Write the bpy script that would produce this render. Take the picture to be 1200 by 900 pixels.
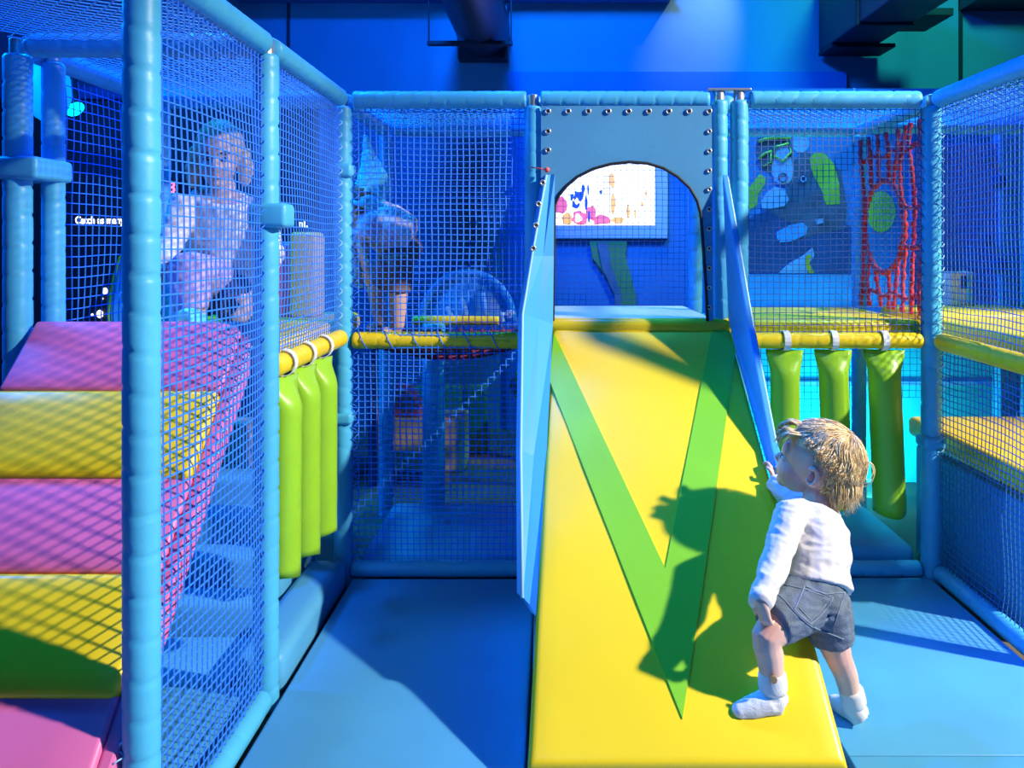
import bpy, bmesh, math, random
from mathutils import Vector, Matrix, noise
from mathutils.bvhtree import BVHTree

random.seed(7)
for o in list(bpy.data.objects):
    bpy.data.objects.remove(o, do_unlink=True)
scene = bpy.context.scene
C = scene.collection
V = Vector

# ------------------------------------------------------------------ camera
CAMH, FPX, VX, VY = 1.377, 900.0, 647.0, 290.0
cam_d = bpy.data.cameras.new('camera')
cam = bpy.data.objects.new('camera', cam_d)
C.objects.link(cam)
cam.location = (0, 0, CAMH)
cam.rotation_euler = (math.radians(90), 0, 0)
cam_d.sensor_width = 36
cam_d.lens = FPX / 1200 * 36
cam_d.shift_x = -(VX - 600) / 1200
cam_d.shift_y = -(450 - VY) / 1200
cam_d.clip_start = 0.02
scene.camera = cam

# ------------------------------------------------------------------ world, lamps, exposure
w = bpy.data.worlds.new('world'); scene.world = w
w.use_nodes = True
w.node_tree.nodes['Background'].inputs[0].default_value = (0.01, 0.06, 0.30, 1)
w.node_tree.nodes['Background'].inputs[1].default_value = 0.3
scene.view_settings.view_transform = 'Standard'
scene.view_settings.look = 'None'
scene.view_settings.gamma = 1
scene.view_settings.use_curve_mapping = False
scene.view_settings.exposure = 0.0

def lamp(name, kind, loc, target, energy, color, size=0.15, angle=60, blend=0.3):
    d = bpy.data.lights.new(name, kind)
    d.energy = energy; d.color = color
    if kind == 'AREA':
        d.shape = 'DISK'; d.size = size
    else:
        d.shadow_soft_size = size
    if kind == 'SPOT':
        d.spot_size = math.radians(angle); d.spot_blend = blend
    o = bpy.data.objects.new(name, d); C.objects.link(o)
    o.location = loc
    o.rotation_euler = (V(target) - V(loc)).to_track_quat('-Z', 'Y').to_euler()
    return o

lamp('key_spot', 'SPOT', (6.5, 0.35, 5.2), (0.25, 2.3, 0.25), 4900, (1.0, 0.94, 0.84), 0.13, 33, 0.4)
lamp('blue_flood_left', 'AREA', (-3.3, 2.9, 2.9), (-1.0, 2.7, 1.4), 105, (0.0, 0.2, 1.0), 0.7)
lamp('blue_flood_back', 'AREA', (-0.5, 3.75, 4.6), (-0.5, 3.7, 0.6), 300, (0.0, 0.11, 1.0), 0.7)
lamp('blue_flood_front', 'AREA', (-0.6, -0.8, 4.6), (-0.2, 3.2, 0.6), 38, (0.0, 0.24, 1.0), 0.8)
lamp('cyan_spot_bay', 'SPOT', (-1.0, 3.3, 4.6), (-0.88, 3.72, 1.7), 170, (0.0, 0.7, 1.0), 0.05, 14, 0.6)
lamp('cyan_flood_roof', 'SPOT', (-1.7, 3.6, 4.3), (-1.25, 2.5, 2.0), 400, (0.0, 0.42, 1.0), 0.2, 80, 0.5)
lamp('cyan_flood_right', 'SPOT', (2.1, 4.0, 4.2), (1.9, 4.7, 1.2), 420, (0.1, 0.75, 1.0), 0.2, 80, 0.5)
lamp('added_board_flood', 'AREA', (1.75, 4.32, 0.0), (1.75, 4.7, 0.45), 22, (0.05, 0.85, 1.0), 0.35)  # added unseen lamp that makes the turquoise board look lit
lamp('added_screen_spot', 'SPOT', (0.6, 4.9, 4.6), (0.55, 5.95, 1.35), 170, (1.0, 0.9, 0.95), 0.05, 20, 0.5)  # added white lamp so the screen frame comes out grey
lamp('wall_wash_blue', 'SPOT', (-0.3, 3.2, 4.3), (0.5, 6.05, 2.9), 900, (0.0, 0.17, 1.0), 0.3, 62, 0.8)
lamp('wall_wash_green', 'SPOT', (2.4, 3.4, 4.3), (2.6, 6.05, 3.2), 420, (0.02, 0.75, 0.55), 0.3, 60, 0.8)
lamp('wall_spot', 'SPOT', (1.5, 5.3, 4.2), (1.16, 6.05, 3.12), 110, (0.7, 1.0, 0.85), 0.02, 34, 1.0)

# ------------------------------------------------------------------ materials
def mat(name, col, rough=0.45, bump=0.0, bscale=60.0, var=0.0, vscale=3.0, emit=None, estr=0.0, metal=0.0, spec=0.5, sub=0.0):
    m = bpy.data.materials.new(name); m.use_nodes = True
    nt = m.node_tree; b = nt.nodes['Principled BSDF']
    b.inputs['Base Color'].default_value = (*col, 1)
    b.inputs['Roughness'].default_value = rough
    b.inputs['Metallic'].default_value = metal
    b.inputs['Specular IOR Level'].default_value = spec
    tc = nt.nodes.new('ShaderNodeTexCoord')
    if var > 0:
        n = nt.nodes.new('ShaderNodeTexNoise'); n.inputs['Scale'].default_value = vscale; n.inputs['Detail'].default_value = 4
        nt.links.new(tc.outputs['Object'], n.inputs['Vector'])
        r = nt.nodes.new('ShaderNodeValToRGB')
        r.color_ramp.elements[0].position = 0.3; r.color_ramp.elements[1].position = 0.7
        r.color_ramp.elements[0].color = (*[c * (1 - var) for c in col], 1)
        r.color_ramp.elements[1].color = (*[min(1, c * (1 + var)) for c in col], 1)
        nt.links.new(n.outputs['Fac'], r.inputs['Fac'])
        nt.links.new(r.outputs['Color'], b.inputs['Base Color'])
    if bump > 0:
        n = nt.nodes.new('ShaderNodeTexNoise'); n.inputs['Scale'].default_value = bscale; n.inputs['Detail'].default_value = 5
        nt.links.new(tc.outputs['Object'], n.inputs['Vector'])
        bp = nt.nodes.new('ShaderNodeBump'); bp.inputs['Strength'].default_value = bump; bp.inputs['Distance'].default_value = 0.01
        nt.links.new(n.outputs['Fac'], bp.inputs['Height'])
        nt.links.new(bp.outputs['Normal'], b.inputs['Normal'])
    if emit:
        b.inputs['Emission Color'].default_value = (*emit, 1)
        b.inputs['Emission Strength'].default_value = estr
    if sub > 0:
        b.inputs['Subsurface Weight'].default_value = sub
        b.inputs['Subsurface Radius'].default_value = (0.02, 0.008, 0.004)
        b.inputs['Subsurface Scale'].default_value = 0.3
    return m

M = {}
M['vinyl'] = mat('vinyl_sky_blue', (0.075, 0.47, 0.72), 0.42, 0.12, 25, 0.06, 4)
M['vinyl_panel'] = mat('vinyl_panel_blue', (0.09, 0.33, 0.56), 0.42, 0.1, 20, 0.05, 3)
M['mat_blue'] = mat('mat_blue', (0.085, 0.37, 0.60), 0.5, 0.10, 14, 0.08, 2.5)
M['slide_side'] = mat('slide_side_blue', (0.06, 0.37, 0.76), 0.4, 0.05, 20)
M['yellow'] = mat('vinyl_yellow', (0.90, 0.64, 0.008), 0.38, 0.10, 9, 0.04, 2)
M['green'] = mat('vinyl_green', (0.22, 0.56, 0.02), 0.36, 0.12, 14, 0.05, 4)
M['lime'] = mat('vinyl_lime', (0.30, 0.60, 0.02), 0.35, 0.15, 16, 0.06, 5)
M['pink'] = mat('vinyl_pink', (0.80, 0.17, 0.38), 0.42, 0.10, 12, 0.06, 3)
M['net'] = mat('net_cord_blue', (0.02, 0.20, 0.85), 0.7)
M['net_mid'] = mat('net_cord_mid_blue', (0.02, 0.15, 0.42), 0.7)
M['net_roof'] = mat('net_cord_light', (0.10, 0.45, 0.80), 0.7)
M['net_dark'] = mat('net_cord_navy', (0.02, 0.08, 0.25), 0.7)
M['lace'] = mat('lacing_cord', (0.35, 0.62, 0.85), 0.6)
M['white'] = mat('strap_white', (0.82, 0.82, 0.80), 0.6, 0.1, 80)
M['offwhite'] = mat('vinyl_offwhite', (0.66, 0.66, 0.50), 0.45, 0.1, 15, 0.05, 3)
M['black'] = mat('black_matte', (0.012, 0.012, 0.016), 0.6, 0.05, 40)
M['duct'] = mat('duct_black', (0.02, 0.02, 0.035), 0.45, 0.05, 30)
M['steel'] = mat('steel_clamp', (0.62, 0.60, 0.58), 0.35, 0.05, 60, metal=0.8)
M['wall'] = mat('painted_wall', (0.16, 0.26, 0.34), 0.8, 0.04, 30, 0.06, 2)
M['wall_dark'] = mat('painted_wall_navy', (0.03, 0.16, 0.40), 0.7, 0.04, 30, 0.08, 2)
M['floor'] = mat('room_floor', (0.16, 0.13, 0.08), 0.7, 0.05, 20, 0.15, 1.5)
M['ceil'] = mat('ceiling_dark', (0.03, 0.03, 0.04), 0.8)
M['teal'] = mat('teal_board', (0.04, 0.62, 0.70), 0.5, 0.03, 20, 0.10, 2)
M['navy'] = mat('navy_board', (0.02, 0.07, 0.24), 0.6, 0.03, 20, 0.1, 3)
M['mural'] = mat('mural_blue', (0.05, 0.22, 0.55), 0.5, 0.02, 20, 0.15, 3)
M['rope'] = mat('rope_red', (0.62, 0.03, 0.04), 0.75, 0.4, 120, 0.25, 60)
M['rope_dk'] = mat('rope_dark_red', (0.28, 0.02, 0.03), 0.75, 0.4, 120, 0.25, 60)
M['skin'] = mat('skin', (0.78, 0.50, 0.38), 0.5, 0.03, 60, 0.05, 14, sub=0.15)
M['skin2'] = mat('skin_tan', (0.60, 0.38, 0.28), 0.5, 0.03, 60, 0.05, 14)
M['lips'] = mat('lips', (0.62, 0.22, 0.20), 0.5)
M['blush'] = mat('cheek_pink', (0.80, 0.38, 0.32), 0.55)
M['cotton'] = mat('white_cotton', (0.70, 0.67, 0.65), 0.85, 0.15, 45, 0.03, 8)
M['knit'] = mat('white_knit', (0.74, 0.73, 0.70), 0.9, 0.22, 260, 0.04, 30)
M['denim'] = mat('washed_denim', (0.125, 0.165, 0.22), 0.85, 0.4, 260, 0.30, 22)
M['seam'] = mat('denim_seam', (0.21, 0.26, 0.34), 0.85, 0.3, 260, 0.2, 40)
M['hair'] = mat('hair_blond', (0.80, 0.57, 0.26), 0.42, 0.2, 120, 0.12, 30)
M['hair2'] = mat('hair_gold', (0.60, 0.38, 0.15), 0.42, 0.2, 120, 0.12, 30)
M['hair3'] = mat('hair_pale', (0.90, 0.73, 0.42), 0.42, 0.2, 120, 0.12, 30)
M['hair_dk'] = mat('hair_dark', (0.08, 0.06, 0.06), 0.5, 0.3, 90, 0.2, 30)
M['eye'] = mat('eye_dark', (0.01, 0.01, 0.015), 0.2)
M['button'] = mat('button_tan', (0.40, 0.24, 0.10), 0.4, 0.2, 90)
M['floral'] = mat('floral_cotton', (0.62, 0.52, 0.66), 0.85, 0.1, 30, 0.30, 16)
M['cyan'] = mat('cyan_cloth', (0.10, 0.72, 0.88), 0.6, 0.1, 30, 0.06, 6)
M['brown_cloth'] = mat('brown_cloth', (0.20, 0.13, 0.12), 0.85, 0.1, 40, 0.15, 14)
M['lilac'] = mat('lilac_cloth', (0.48, 0.36, 0.62), 0.85, 0.1, 40, 0.25, 22)
M['dark_cloth'] = mat('dark_cloth', (0.03, 0.04, 0.10), 0.85, 0.1, 40, 0.2, 14)
M['coral'] = mat('vinyl_coral', (0.85, 0.12, 0.10), 0.4, 0.05, 20)
M['tan'] = mat('tan_board', (0.55, 0.36, 0.16), 0.7, 0.1, 20, 0.2, 6)
M['grey_frame'] = mat('screen_frame_grey', (0.50, 0.50, 0.56), 0.45, 0.03, 30)
M['d_green'] = mat('seaweed_green', (0.10, 0.22, 0.07), 0.6, 0.05, 20, 0.2, 6)
M['pr_yel'] = mat('print_yellow', (0.42, 0.60, 0.05), 0.5, 0, var=0.2, vscale=12)
M['pr_grey'] = mat('print_grey', (0.10, 0.13, 0.20), 0.5, 0, var=0.3, vscale=9)
M['pr_lt'] = mat('print_light_blue', (0.30, 0.50, 0.80), 0.5, 0, var=0.15, vscale=9)
M['pr_navy'] = mat('print_navy', (0.025, 0.09, 0.26), 0.5, 0, var=0.2, vscale=7)
M['pr_cyan'] = mat('print_cyan', (0.08, 0.42, 0.85), 0.5, 0, var=0.15, vscale=7)
M['pr_org'] = mat('print_orange', (0.85, 0.50, 0.03), 0.5)
M['violet'] = mat('violet_board', (0.16, 0.24, 0.72), 0.5, 0.03, 20, 0.12, 4)
M['glow_white'] = mat('glow_text', (0.8, 0.8, 0.9), 0.5, emit=(0.9, 0.95, 1.0), estr=2.2)
M['glow_red'] = mat('glow_red', (0.8, 0.1, 0.2), 0.5, emit=(1.0, 0.10, 0.16), estr=4.0)
M['glow_cyan'] = mat('glow_cyan', (0.1, 0.8, 0.9), 0.5, emit=(0.0, 0.75, 1.0), estr=3.0)
M['pod_glow'] = mat('pod_lit_cyan', (0.1, 0.5, 0.9), 0.5, emit=(0.0, 0.38, 1.0), estr=0.7)  # emission stands in for cyan light falling on the pale pod
M['scr_white'] = mat('screen_white', (0.9, 0.9, 0.9), 0.4, emit=(1.0, 0.99, 0.96), estr=1.6)
M['scr_cream'] = mat('screen_cream', (0.9, 0.8, 0.6), 0.4, emit=(1.0, 0.86, 0.55), estr=1.2)
M['scr_red'] = mat('screen_red', (0.9, 0.2, 0.2), 0.4, emit=(0.95, 0.12, 0.16), estr=0.9)
M['scr_org'] = mat('screen_orange', (0.9, 0.5, 0.1), 0.4, emit=(1.0, 0.42, 0.06), estr=0.9)
M['scr_blue'] = mat('screen_blue', (0.05, 0.1, 0.5), 0.4, emit=(0.02, 0.07, 0.42), estr=0.9)

# ------------------------------------------------------------------ helpers
def at(px, py, Y):
    """Point at depth Y seen in direction of a picture position."""
    return V(((px - VX) * Y / FPX, Y, CAMH - (py - VY) * Y / FPX))

def tag(o, label=None, cat=None, group=None, kind=None):
    if label: o['label'] = label
    if cat: o['category'] = cat
    if group: o['group'] = group
    if kind: o['kind'] = kind
    return o

def empty(name, loc, label, cat, group=None):
    o = bpy.data.objects.new(name, None); C.objects.link(o)
    o.location = loc; o.empty_display_size = 0.05
    return tag(o, label, cat, group)

class MB:
    def __init__(self): self.v = []; self.f = []; self.mi = []
    def add(self, vs, fs, mi=0):
        b = len(self.v); self.v += [tuple(x) for x in vs]
        for f in fs: self.f.append([b + i for i in f]); self.mi.append(mi)
        return self
    def box(self, lo, hi, mi=0, mtx=None):
        x0, y0, z0 = lo; x1, y1, z1 = hi
        vs = [V(p) for p in ((x0,y0,z0),(x1,y0,z0),(x1,y1,z0),(x0,y1,z0),(x0,y0,z1),(x1,y0,z1),(x1,y1,z1),(x0,y1,z1))]
        if mtx: vs = [mtx @ p for p in vs]
        return self.add(vs, [(0,3,2,1),(4,5,6,7),(0,1,5,4),(1,2,6,5),(2,3,7,6),(3,0,4,7)], mi)
    def tube(self, pts, r, n=8, mi=0, cap=True, closed=False, ref=None):
        pts = [V(p) for p in pts]; k = len(pts)
        rr = r if isinstance(r, (list, tuple)) else [r] * k
        tang = []
        for i in range(k):
            a = pts[(i - 1) % k] if (i > 0 or closed) else pts[i]
            c = pts[(i + 1) % k] if (i < k - 1 or closed) else pts[i]
            t = (c - a)
            tang.append(t.normalized() if t.length > 1e-9 else V((0, 0, 1)))
        u = V(ref) if ref is not None else (V((0, 0, 1)) if abs(tang[0].z) < 0.9 else V((1, 0, 0)))
        vs = []; fs = []
        for i in range(k):
            t = tang[i]
            u2 = (V(ref) if ref is not None else u); u2 = u2 - t * u2.dot(t)
            if u2.length < 1e-6: u2 = t.orthogonal()
            u = u2.normalized(); q = t.cross(u)
            ra, rb = rr[i] if isinstance(rr[i], (list, tuple)) else (rr[i], rr[i])
            for j in range(n):
                a = 2 * math.pi * j / n
                vs.append(pts[i] + u * (ra * math.cos(a)) + q * (rb * math.sin(a)))
        m = k if closed else k - 1
        for i in range(m):
            i2 = (i + 1) % k
            for j in range(n):
                j2 = (j + 1) % n
                fs.append((i*n + j, i*n + j2, i2*n + j2, i2*n + j))
        if cap and not closed:
            fs.append(tuple(reversed(range(n)))); fs.append(tuple((k-1)*n + j for j in range(n)))
        return self.add(vs, fs, mi)
    def ell(self, c, r, rot=None, nu=16, nv=10, mi=0):
        c = V(c); vs = []; fs = []
        for i in range(nv + 1):
            th = math.pi * i / nv
            for j in range(nu):
                ph = 2 * math.pi * j / nu
                p = V((r[0]*math.sin(th)*math.cos(ph), r[1]*math.sin(th)*math.sin(ph), r[2]*math.cos(th)))
                if rot: p = rot @ p
                vs.append(c + p)
        for i in range(nv):
            for j in range(nu):
                j2 = (j + 1) % nu
                fs.append((i*nu + j, (i+1)*nu + j, (i+1)*nu + j2, i*nu + j2))
        return self.add(vs, fs, mi)
    def prism(self, poly, d, mi=0):
        """poly: 3-D outline, extruded by vector d."""
        d = V(d); n = len(poly)
        vs = [V(p) for p in poly] + [V(p) + d for p in poly]
        fs = [tuple(range(n)), tuple(reversed(range(n, 2*n)))]
        for i in range(n):
            j = (i + 1) % n
            fs.append((i, n + i, n + j, j))
        return self.add(vs, fs, mi)
    def mesh(self, name):
        me = bpy.data.meshes.new(name); me.from_pydata(self.v, [], self.f); me.update()
        return me
    def build(self, name, mats, parent=None, smooth=False, bevel=0.0, segs=2, fix=True):
        me = self.mesh(name)
        if not isinstance(mats, (list, tuple)): mats = [mats]
        for m in mats: me.materials.append(m)
        me.polygons.foreach_set('material_index', self.mi)
        if fix or bevel > 0:
            bm = bmesh.new(); bm.from_mesh(me)
            if bevel > 0:
                bmesh.ops.remove_doubles(bm, verts=bm.verts, dist=1e-6)
                es = [e for e in bm.edges if e.is_manifold and e.calc_face_angle(0) > 0.45]
                bmesh.ops.bevel(bm, geom=es, offset=bevel, segments=segs, profile=0.5, affect='EDGES')
            bmesh.ops.recalc_face_normals(bm, faces=bm.faces)
            bm.to_mesh(me); bm.free()
        if smooth:
            me.polygons.foreach_set('use_smooth', [True] * len(me.polygons))
        me.update()
        return link(name, me, parent)

def link(name, me, parent=None):
    o = bpy.data.objects.new(name, me); C.objects.link(o)
    if parent is not None:
        o.parent = parent
        o.matrix_parent_inverse = Matrix.Translation(-V(parent.location))
    return o

def pad(name, lo, hi, m, parent=None, bevel=0.02, segs=3, puff=0.0, smooth=True):
    """A stuffed vinyl pad: rounded box whose faces swell a little."""
    mb = MB(); mb.box(lo, hi)
    me = mb.mesh(name); bm = bmesh.new(); bm.from_mesh(me)
    bmesh.ops.bevel(bm, geom=list(bm.edges), offset=bevel, segments=segs, profile=0.5, affect='EDGES')
    if puff > 0:
        big = [f for f in bm.faces if f.calc_area() > 0.02]
        es = list({e for f in big for e in f.edges})
        bmesh.ops.subdivide_edges(bm, edges=es, cuts=5, use_grid_fill=True)
        c = [(a + b) / 2 for a, b in zip(lo, hi)]; h = [(b - a) / 2 for a, b in zip(lo, hi)]
        for v_ in bm.verts:
            q = [(v_.co[i] - c[i]) / h[i] for i in range(3)]
            v_.co.z += puff * max(0, 1 - q[0]**2) * max(0, 1 - q[1]**2) * (1 if q[2] > 0 else -0.0)
    bmesh.ops.recalc_face_normals(bm, faces=bm.faces)
    bm.to_mesh(me); bm.free()
    me.materials.append(m)
    if smooth: me.polygons.foreach_set('use_smooth', [True] * len(me.polygons))
    me.update()
    return link(name, me, parent)

def sleeve(p0, p1, R, pitch=0.085, slant=0.12, seed=0, n=18, depth=0.13, spiral=0):
    """Foam pipe sleeve bound with lacing: puffy rolls between slanted creases."""
    rnd = random.Random(seed); p0 = V(p0); p1 = V(p1); L = (p1 - p0).length; t = (p1 - p0).normalized()
    u = V((1, 0, 0)) if abs(t.x) < 0.9 else V((0, 1, 0)); u = (u - t * u.dot(t)).normalized(); q = t.cross(u)
    k = max(8, int(L / pitch * 10)); mb = MB(); vs = []; fs = []; ph0 = rnd.random(); th0 = rnd.random() * 6.28
    for i in range(k + 1):
        s = L * i / k
        for j in range(n):
            a = 2 * math.pi * j / n
            ph = s / pitch + ph0 + slant * math.cos(a - th0) + spiral * j / n + 0.12 * noise.noise(V((s * 3, seed, 0)))
            d = abs((ph % 1.0) - 0.5) * 2            # 1 at crease
            r = R * (1 - depth * max(0, (d - 0.84) / 0.16) ** 1.5 + 0.025 * noise.noise(V((a, s * 12, seed))))
            if i in (0, k): r *= 0.9
            vs.append(p0 + t * s + u * (r * math.cos(a)) + q * (r * math.sin(a)))
    for i in range(k):
        for j in range(n):
            j2 = (j + 1) % n
            fs.append((i*n + j, i*n + j2, (i+1)*n + j2, (i+1)*n + j))
    fs.append(tuple(reversed(range(n)))); fs.append(tuple(k*n + j for j in range(n)))
    return mb.add(vs, fs)

def net(name, P, u, v, Lu, Lv, sp=0.026, r=0.0017, sag=0.01, seed=0, m='net', inside=None, label='', diag=False, parent=None, wav=0.003):
    """Knotted safety net: cords along u and v as thin three-sided strands in one panel."""
    P = V(P); u = V(u).normalized(); v = V(v).normalized(); nrm = u.cross(v); mb = MB()
    def pos(a, b):
        s = sag * math.sin(math.pi * a / Lu) * math.sin(math.pi * b / Lv)
        q = V((a * 4, b * 4, seed * 7.3))
        edge = min(1, a / .08, (Lu - a) / .08, b / .08, (Lv - b) / .08); edge = max(0, edge)
        da = wav * 2.4 * noise.noise(q) * edge; db = wav * 2.4 * noise.noise(q + V((9, 3, 1))) * edge
        dn = wav * 4 * noise.noise(q * 0.7 + V((2, 7, 5))) * edge
        return P + u * (a + da) + v * (b + db) + nrm * (s + dn)
    def strand(f, L):
        seg = max(2, int(L / 0.07)); run = []
        for i in range(seg + 1):
            a, b = f(L * i / seg)
            ok = -1e-6 <= a <= Lu + 1e-6 and -1e-6 <= b <= Lv + 1e-6 and (inside is None or inside(a, b))
            if ok: run.append(pos(a, b))
            else:
                if len(run) > 1: mb.tube(run, r, 3, cap=False)
                run = []
        if len(run) > 1: mb.tube(run, r, 3, cap=False)
    if diag:
        k = int((Lu + Lv) / (sp * 1.414))
        for i in range(1, k):
            c = i * sp * 1.414
            strand(lambda s, c=c: (c - Lv + s, s), Lv)
            strand(lambda s, c=c: (c - s, s), Lv)
    else:
        for i in range(int(Lu / sp) + 1): strand(lambda s, a=i * sp: (a, s), Lv)
        for i in range(int(Lv / sp) + 1): strand(lambda s, b=i * sp: (s, b), Lu)
    o = mb.build(name, M[m], parent, fix=False)
    if label: tag(o, label, 'net')
    return o

def lacing(p0, p1, parent, seed=0, amp=0.012, pitch=0.04, off=(0, 0, 0), m='lace', r=0.0022):
    p0 = V(p0) + V(off); p1 = V(p1) + V(off); t = p1 - p0; L = t.length; t.normalize()
    a = t.orthogonal().normalized(); b = t.cross(a); k = int(L / pitch * 6); pts = []
    for i in range(k + 1):
        s = L * i / k; w_ = 2 * math.pi * s / pitch
        pts.append(p0 + t * s + a * (amp * math.cos(w_)) + b * (amp * math.sin(w_)))
    return MB().tube(pts, r, 4).build('lacing', M[m], parent, smooth=True)

# ------------------------------------------------------------------ room shell
def struct(name, mb, m, **k):
    return tag(mb.build(name, m, **k), kind='structure')
RX0, RX1, RY0, RY1, RZ = -5.0, 8.0, -2.5, 6.05, 6.0
struct('floor', MB().box((RX0, RY0, -0.12), (RX1, RY1, -0.05)), M['floor'])
struct('ceiling', MB().box((RX0, RY0, RZ), (RX1, RY1, RZ + 0.1)), M['ceil'])
struct('wall_back', MB().box((RX0, RY1, -0.12), (RX1, RY1 + 0.1, RZ)), M['wall'])
struct('wall_left', MB().box((RX0 - 0.1, RY0, -0.12), (RX0, RY1, RZ)), M['wall_dark'])
struct('wall_right', MB().box((RX1, RY0, -0.12), (RX1 + 0.1, RY1, RZ)), M['wall_dark'])
struct('wall_front', MB().box((RX0, RY0 - 0.1, -0.12), (RX1, RY0, RZ)), M['wall_dark'])
# cornice beam, dark wall joints
struct('trim_1', MB().box((-2.45, 5.85, 3.30), (0.92, 6.05, 3.34)).box((-2.45, 5.93, 3.34), (0.92, 6.05, 3.7)), M['wall_dark'])
struct('trim_2', MB().box((-2.085, 6.035, 0), (-2.065, 6.05, RZ)), M['duct'])
struct('trim_3', MB().box((3.2, 6.03, 0), (3.225, 6.05, RZ)), M['duct'])
struct('trim_4', MB().box((3.2, 5.75, 3.24), (5.0, 6.05, 3.6)), M['duct'])

# air ducts under the ceiling
d = empty('air_duct', (-0.53, 5.98, 2.84), 'black round air duct hanging on a strut above the netted bay', 'duct')
rings = []
mb = MB()
ys = [2.6 + i * 0.085 for i in range(41)]
mb.tube([(-0.53, y, 3.05) for y in ys], [0.20 + (0.006 if i % 2 else 0) for i in range(41)], 24)
mb.build('duct_tube', M['duct'], d, smooth=True)
MB().box((-0.73, 5.92, 2.83), (-0.34, 6.05, 3.25)).build('end_plate', M['duct'], d, bevel=0.01)
MB().box((-0.90, 5.52, 2.835), (-0.285, 5.57, 2.865)).build('strut', M['black'], d, bevel=0.004)
for x in (-0.89, -0.295):
    MB().tube([(x, 5.545, 2.84), (x, 5.545, 4.5)], 0.006, 6).build('hanger_rod', M['black'], d)
d = empty('air_duct', (2.28, 5.98, 2.87), 'black square air duct with stepped bracket over the rope net bay', 'duct')
MB().box((2.08, 3.0, 2.9), (2.45, 6.0, 3.4)).build('duct_box', M['duct'], d, bevel=0.012)
MB().box((2.08, 5.72, 2.87), (2.56, 6.0, 2.9)).box((2.45, 5.2, 2.95), (2.72, 5.6, 3.0)).build('bracket', M['black'], d, bevel=0.004)
for i, y in enumerate((3.6, 4.4, 5.2)):
    MB().box((2.065, y, 2.885), (2.465, y + 0.04, 3.415)).build('flange', M['black'], d, bevel=0.004)
MB().tube([(2.70, 5.4, 2.98), (2.70, 5.4, 4.5)], 0.006, 6).build('hanger_rod', M['black'], d)

# ------------------------------------------------------------------ play frame: posts and bars
XL, YN, YM, YB, YR = -0.883, 1.652, 2.372, 3.243, 4.08
XLL = -1.65; XS0 = -0.079; XS1, XS2 = 0.706, 0.79; XR = 1.60
ZT = 2.0; PR = 0.038
def post(x, y, label, cuffs=(), z1=ZT - 0.03, seed=1, clamp=True, R=PR, z0=-0.05):
    e = empty('padded_post', (x, y, z0), label, 'post')
    sleeve((x, y, z0), (x, y, z1), R, 0.086, 0.17, seed).build('foam_sleeve', M['vinyl'], e, smooth=True)
    for i, (zc, h, dx, dy) in enumerate(cuffs):
        pad('cuff', (x - R - 0.008 + min(dx, 0), y - R - 0.008 + min(dy, 0), zc - h / 2), (x + R + 0.008 + max(dx, 0), y + R + 0.008 + max(dy, 0), zc + h / 2), M['vinyl'], e, 0.015)
    if clamp:
        MB().tube([(x, y, z1), (x, y, z1 + 0.05)], 0.024, 12).build('steel_clamp', M['steel'], e, smooth=False, bevel=0.003)
    return e
post(XL, YN, 'thick blue wrapped post standing at the open edge of the pink and yellow ramp', seed=2)
post(XL, YM, 'blue wrapped post with square cuff between ramp net and hanging green rollers', [(1.475, 0.075, 0.03, 0)], seed=3)
post(XL, YB, 'blue wrapped corner post beside hanging green rollers and child in floral top', [(1.70, 0.06, 0.0, 0), (0.66, 0.05, -0.05, 0)], seed=4)
post(XS0, YB, 'blue wrapped post to which the flared left wing of the slide is laced', seed=5)
post(XS1, YB, 'blue wrapped post touching the arch panel, inner one of the pair', seed=6, z1=ZT - 0.005, R=0.036)
post(XS2, YB, 'blue wrapped post beside the diver mural bay, outer one of the pair', seed=7, z1=ZT - 0.005, R=0.038)
MB_pl = MB().box((XS1 - 0.055, YB - 0.03, ZT + 0.035), (XS2 + 0.045, YB + 0.03, ZT + 0.045))
tag(MB_pl.build('joining_plate', M['steel'], bevel=0.003), 'small steel plate bridging the tops of the paired posts', 'plate')
post(XR, YB, 'shaded blue wrapped corner post next to the red rope net', [(0.56, 0.05, 0, 0)], seed=8, R=0.04)
post(1.62, 2.53, 'blue wrapped post at the near end of the right-hand net wall', seed=9)
post(XL, YR, 'rear blue wrapped post behind the child in floral top', seed=10)
post(XS0, YR, 'rear blue wrapped post behind the slide wing', seed=11)
post(0.76, YR, 'rear blue wrapped post seen through the arch, inner of two', seed=12)
post(0.855, YR + 0.02, 'rear blue wrapped post seen through the arch, outer of two', seed=13)
post(1.63, YR, 'rear blue wrapped post behind the red rope net', seed=14)
post(2.47, YR - 0.1, 'blue wrapped post behind the violet board in the right-hand bay', seed=15)
post(XLL, YM, 'deep blue wrapped post at the head of the ramp, front one of two', [(1.62, 0.07, 0.04, 0.09)], seed=16, R=0.04)
post(XLL + 0.045, YM + 0.10, 'deep blue wrapped post at the head of the ramp, rear one of two', seed=17, R=0.034)
post(XLL, YB, 'rear left blue wrapped post beside the dark game screen', seed=18)
post(-0.62, YR - 0.06, 'blue wrapped post below the platform beside the coral cushion', z1=0.98, seed=19, R=0.06, clamp=False)
post(1.22, YR, 'blue wrapped post between the hanging green rollers, before the turquoise board', z1=1.0, seed=20, clamp=False)

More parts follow.
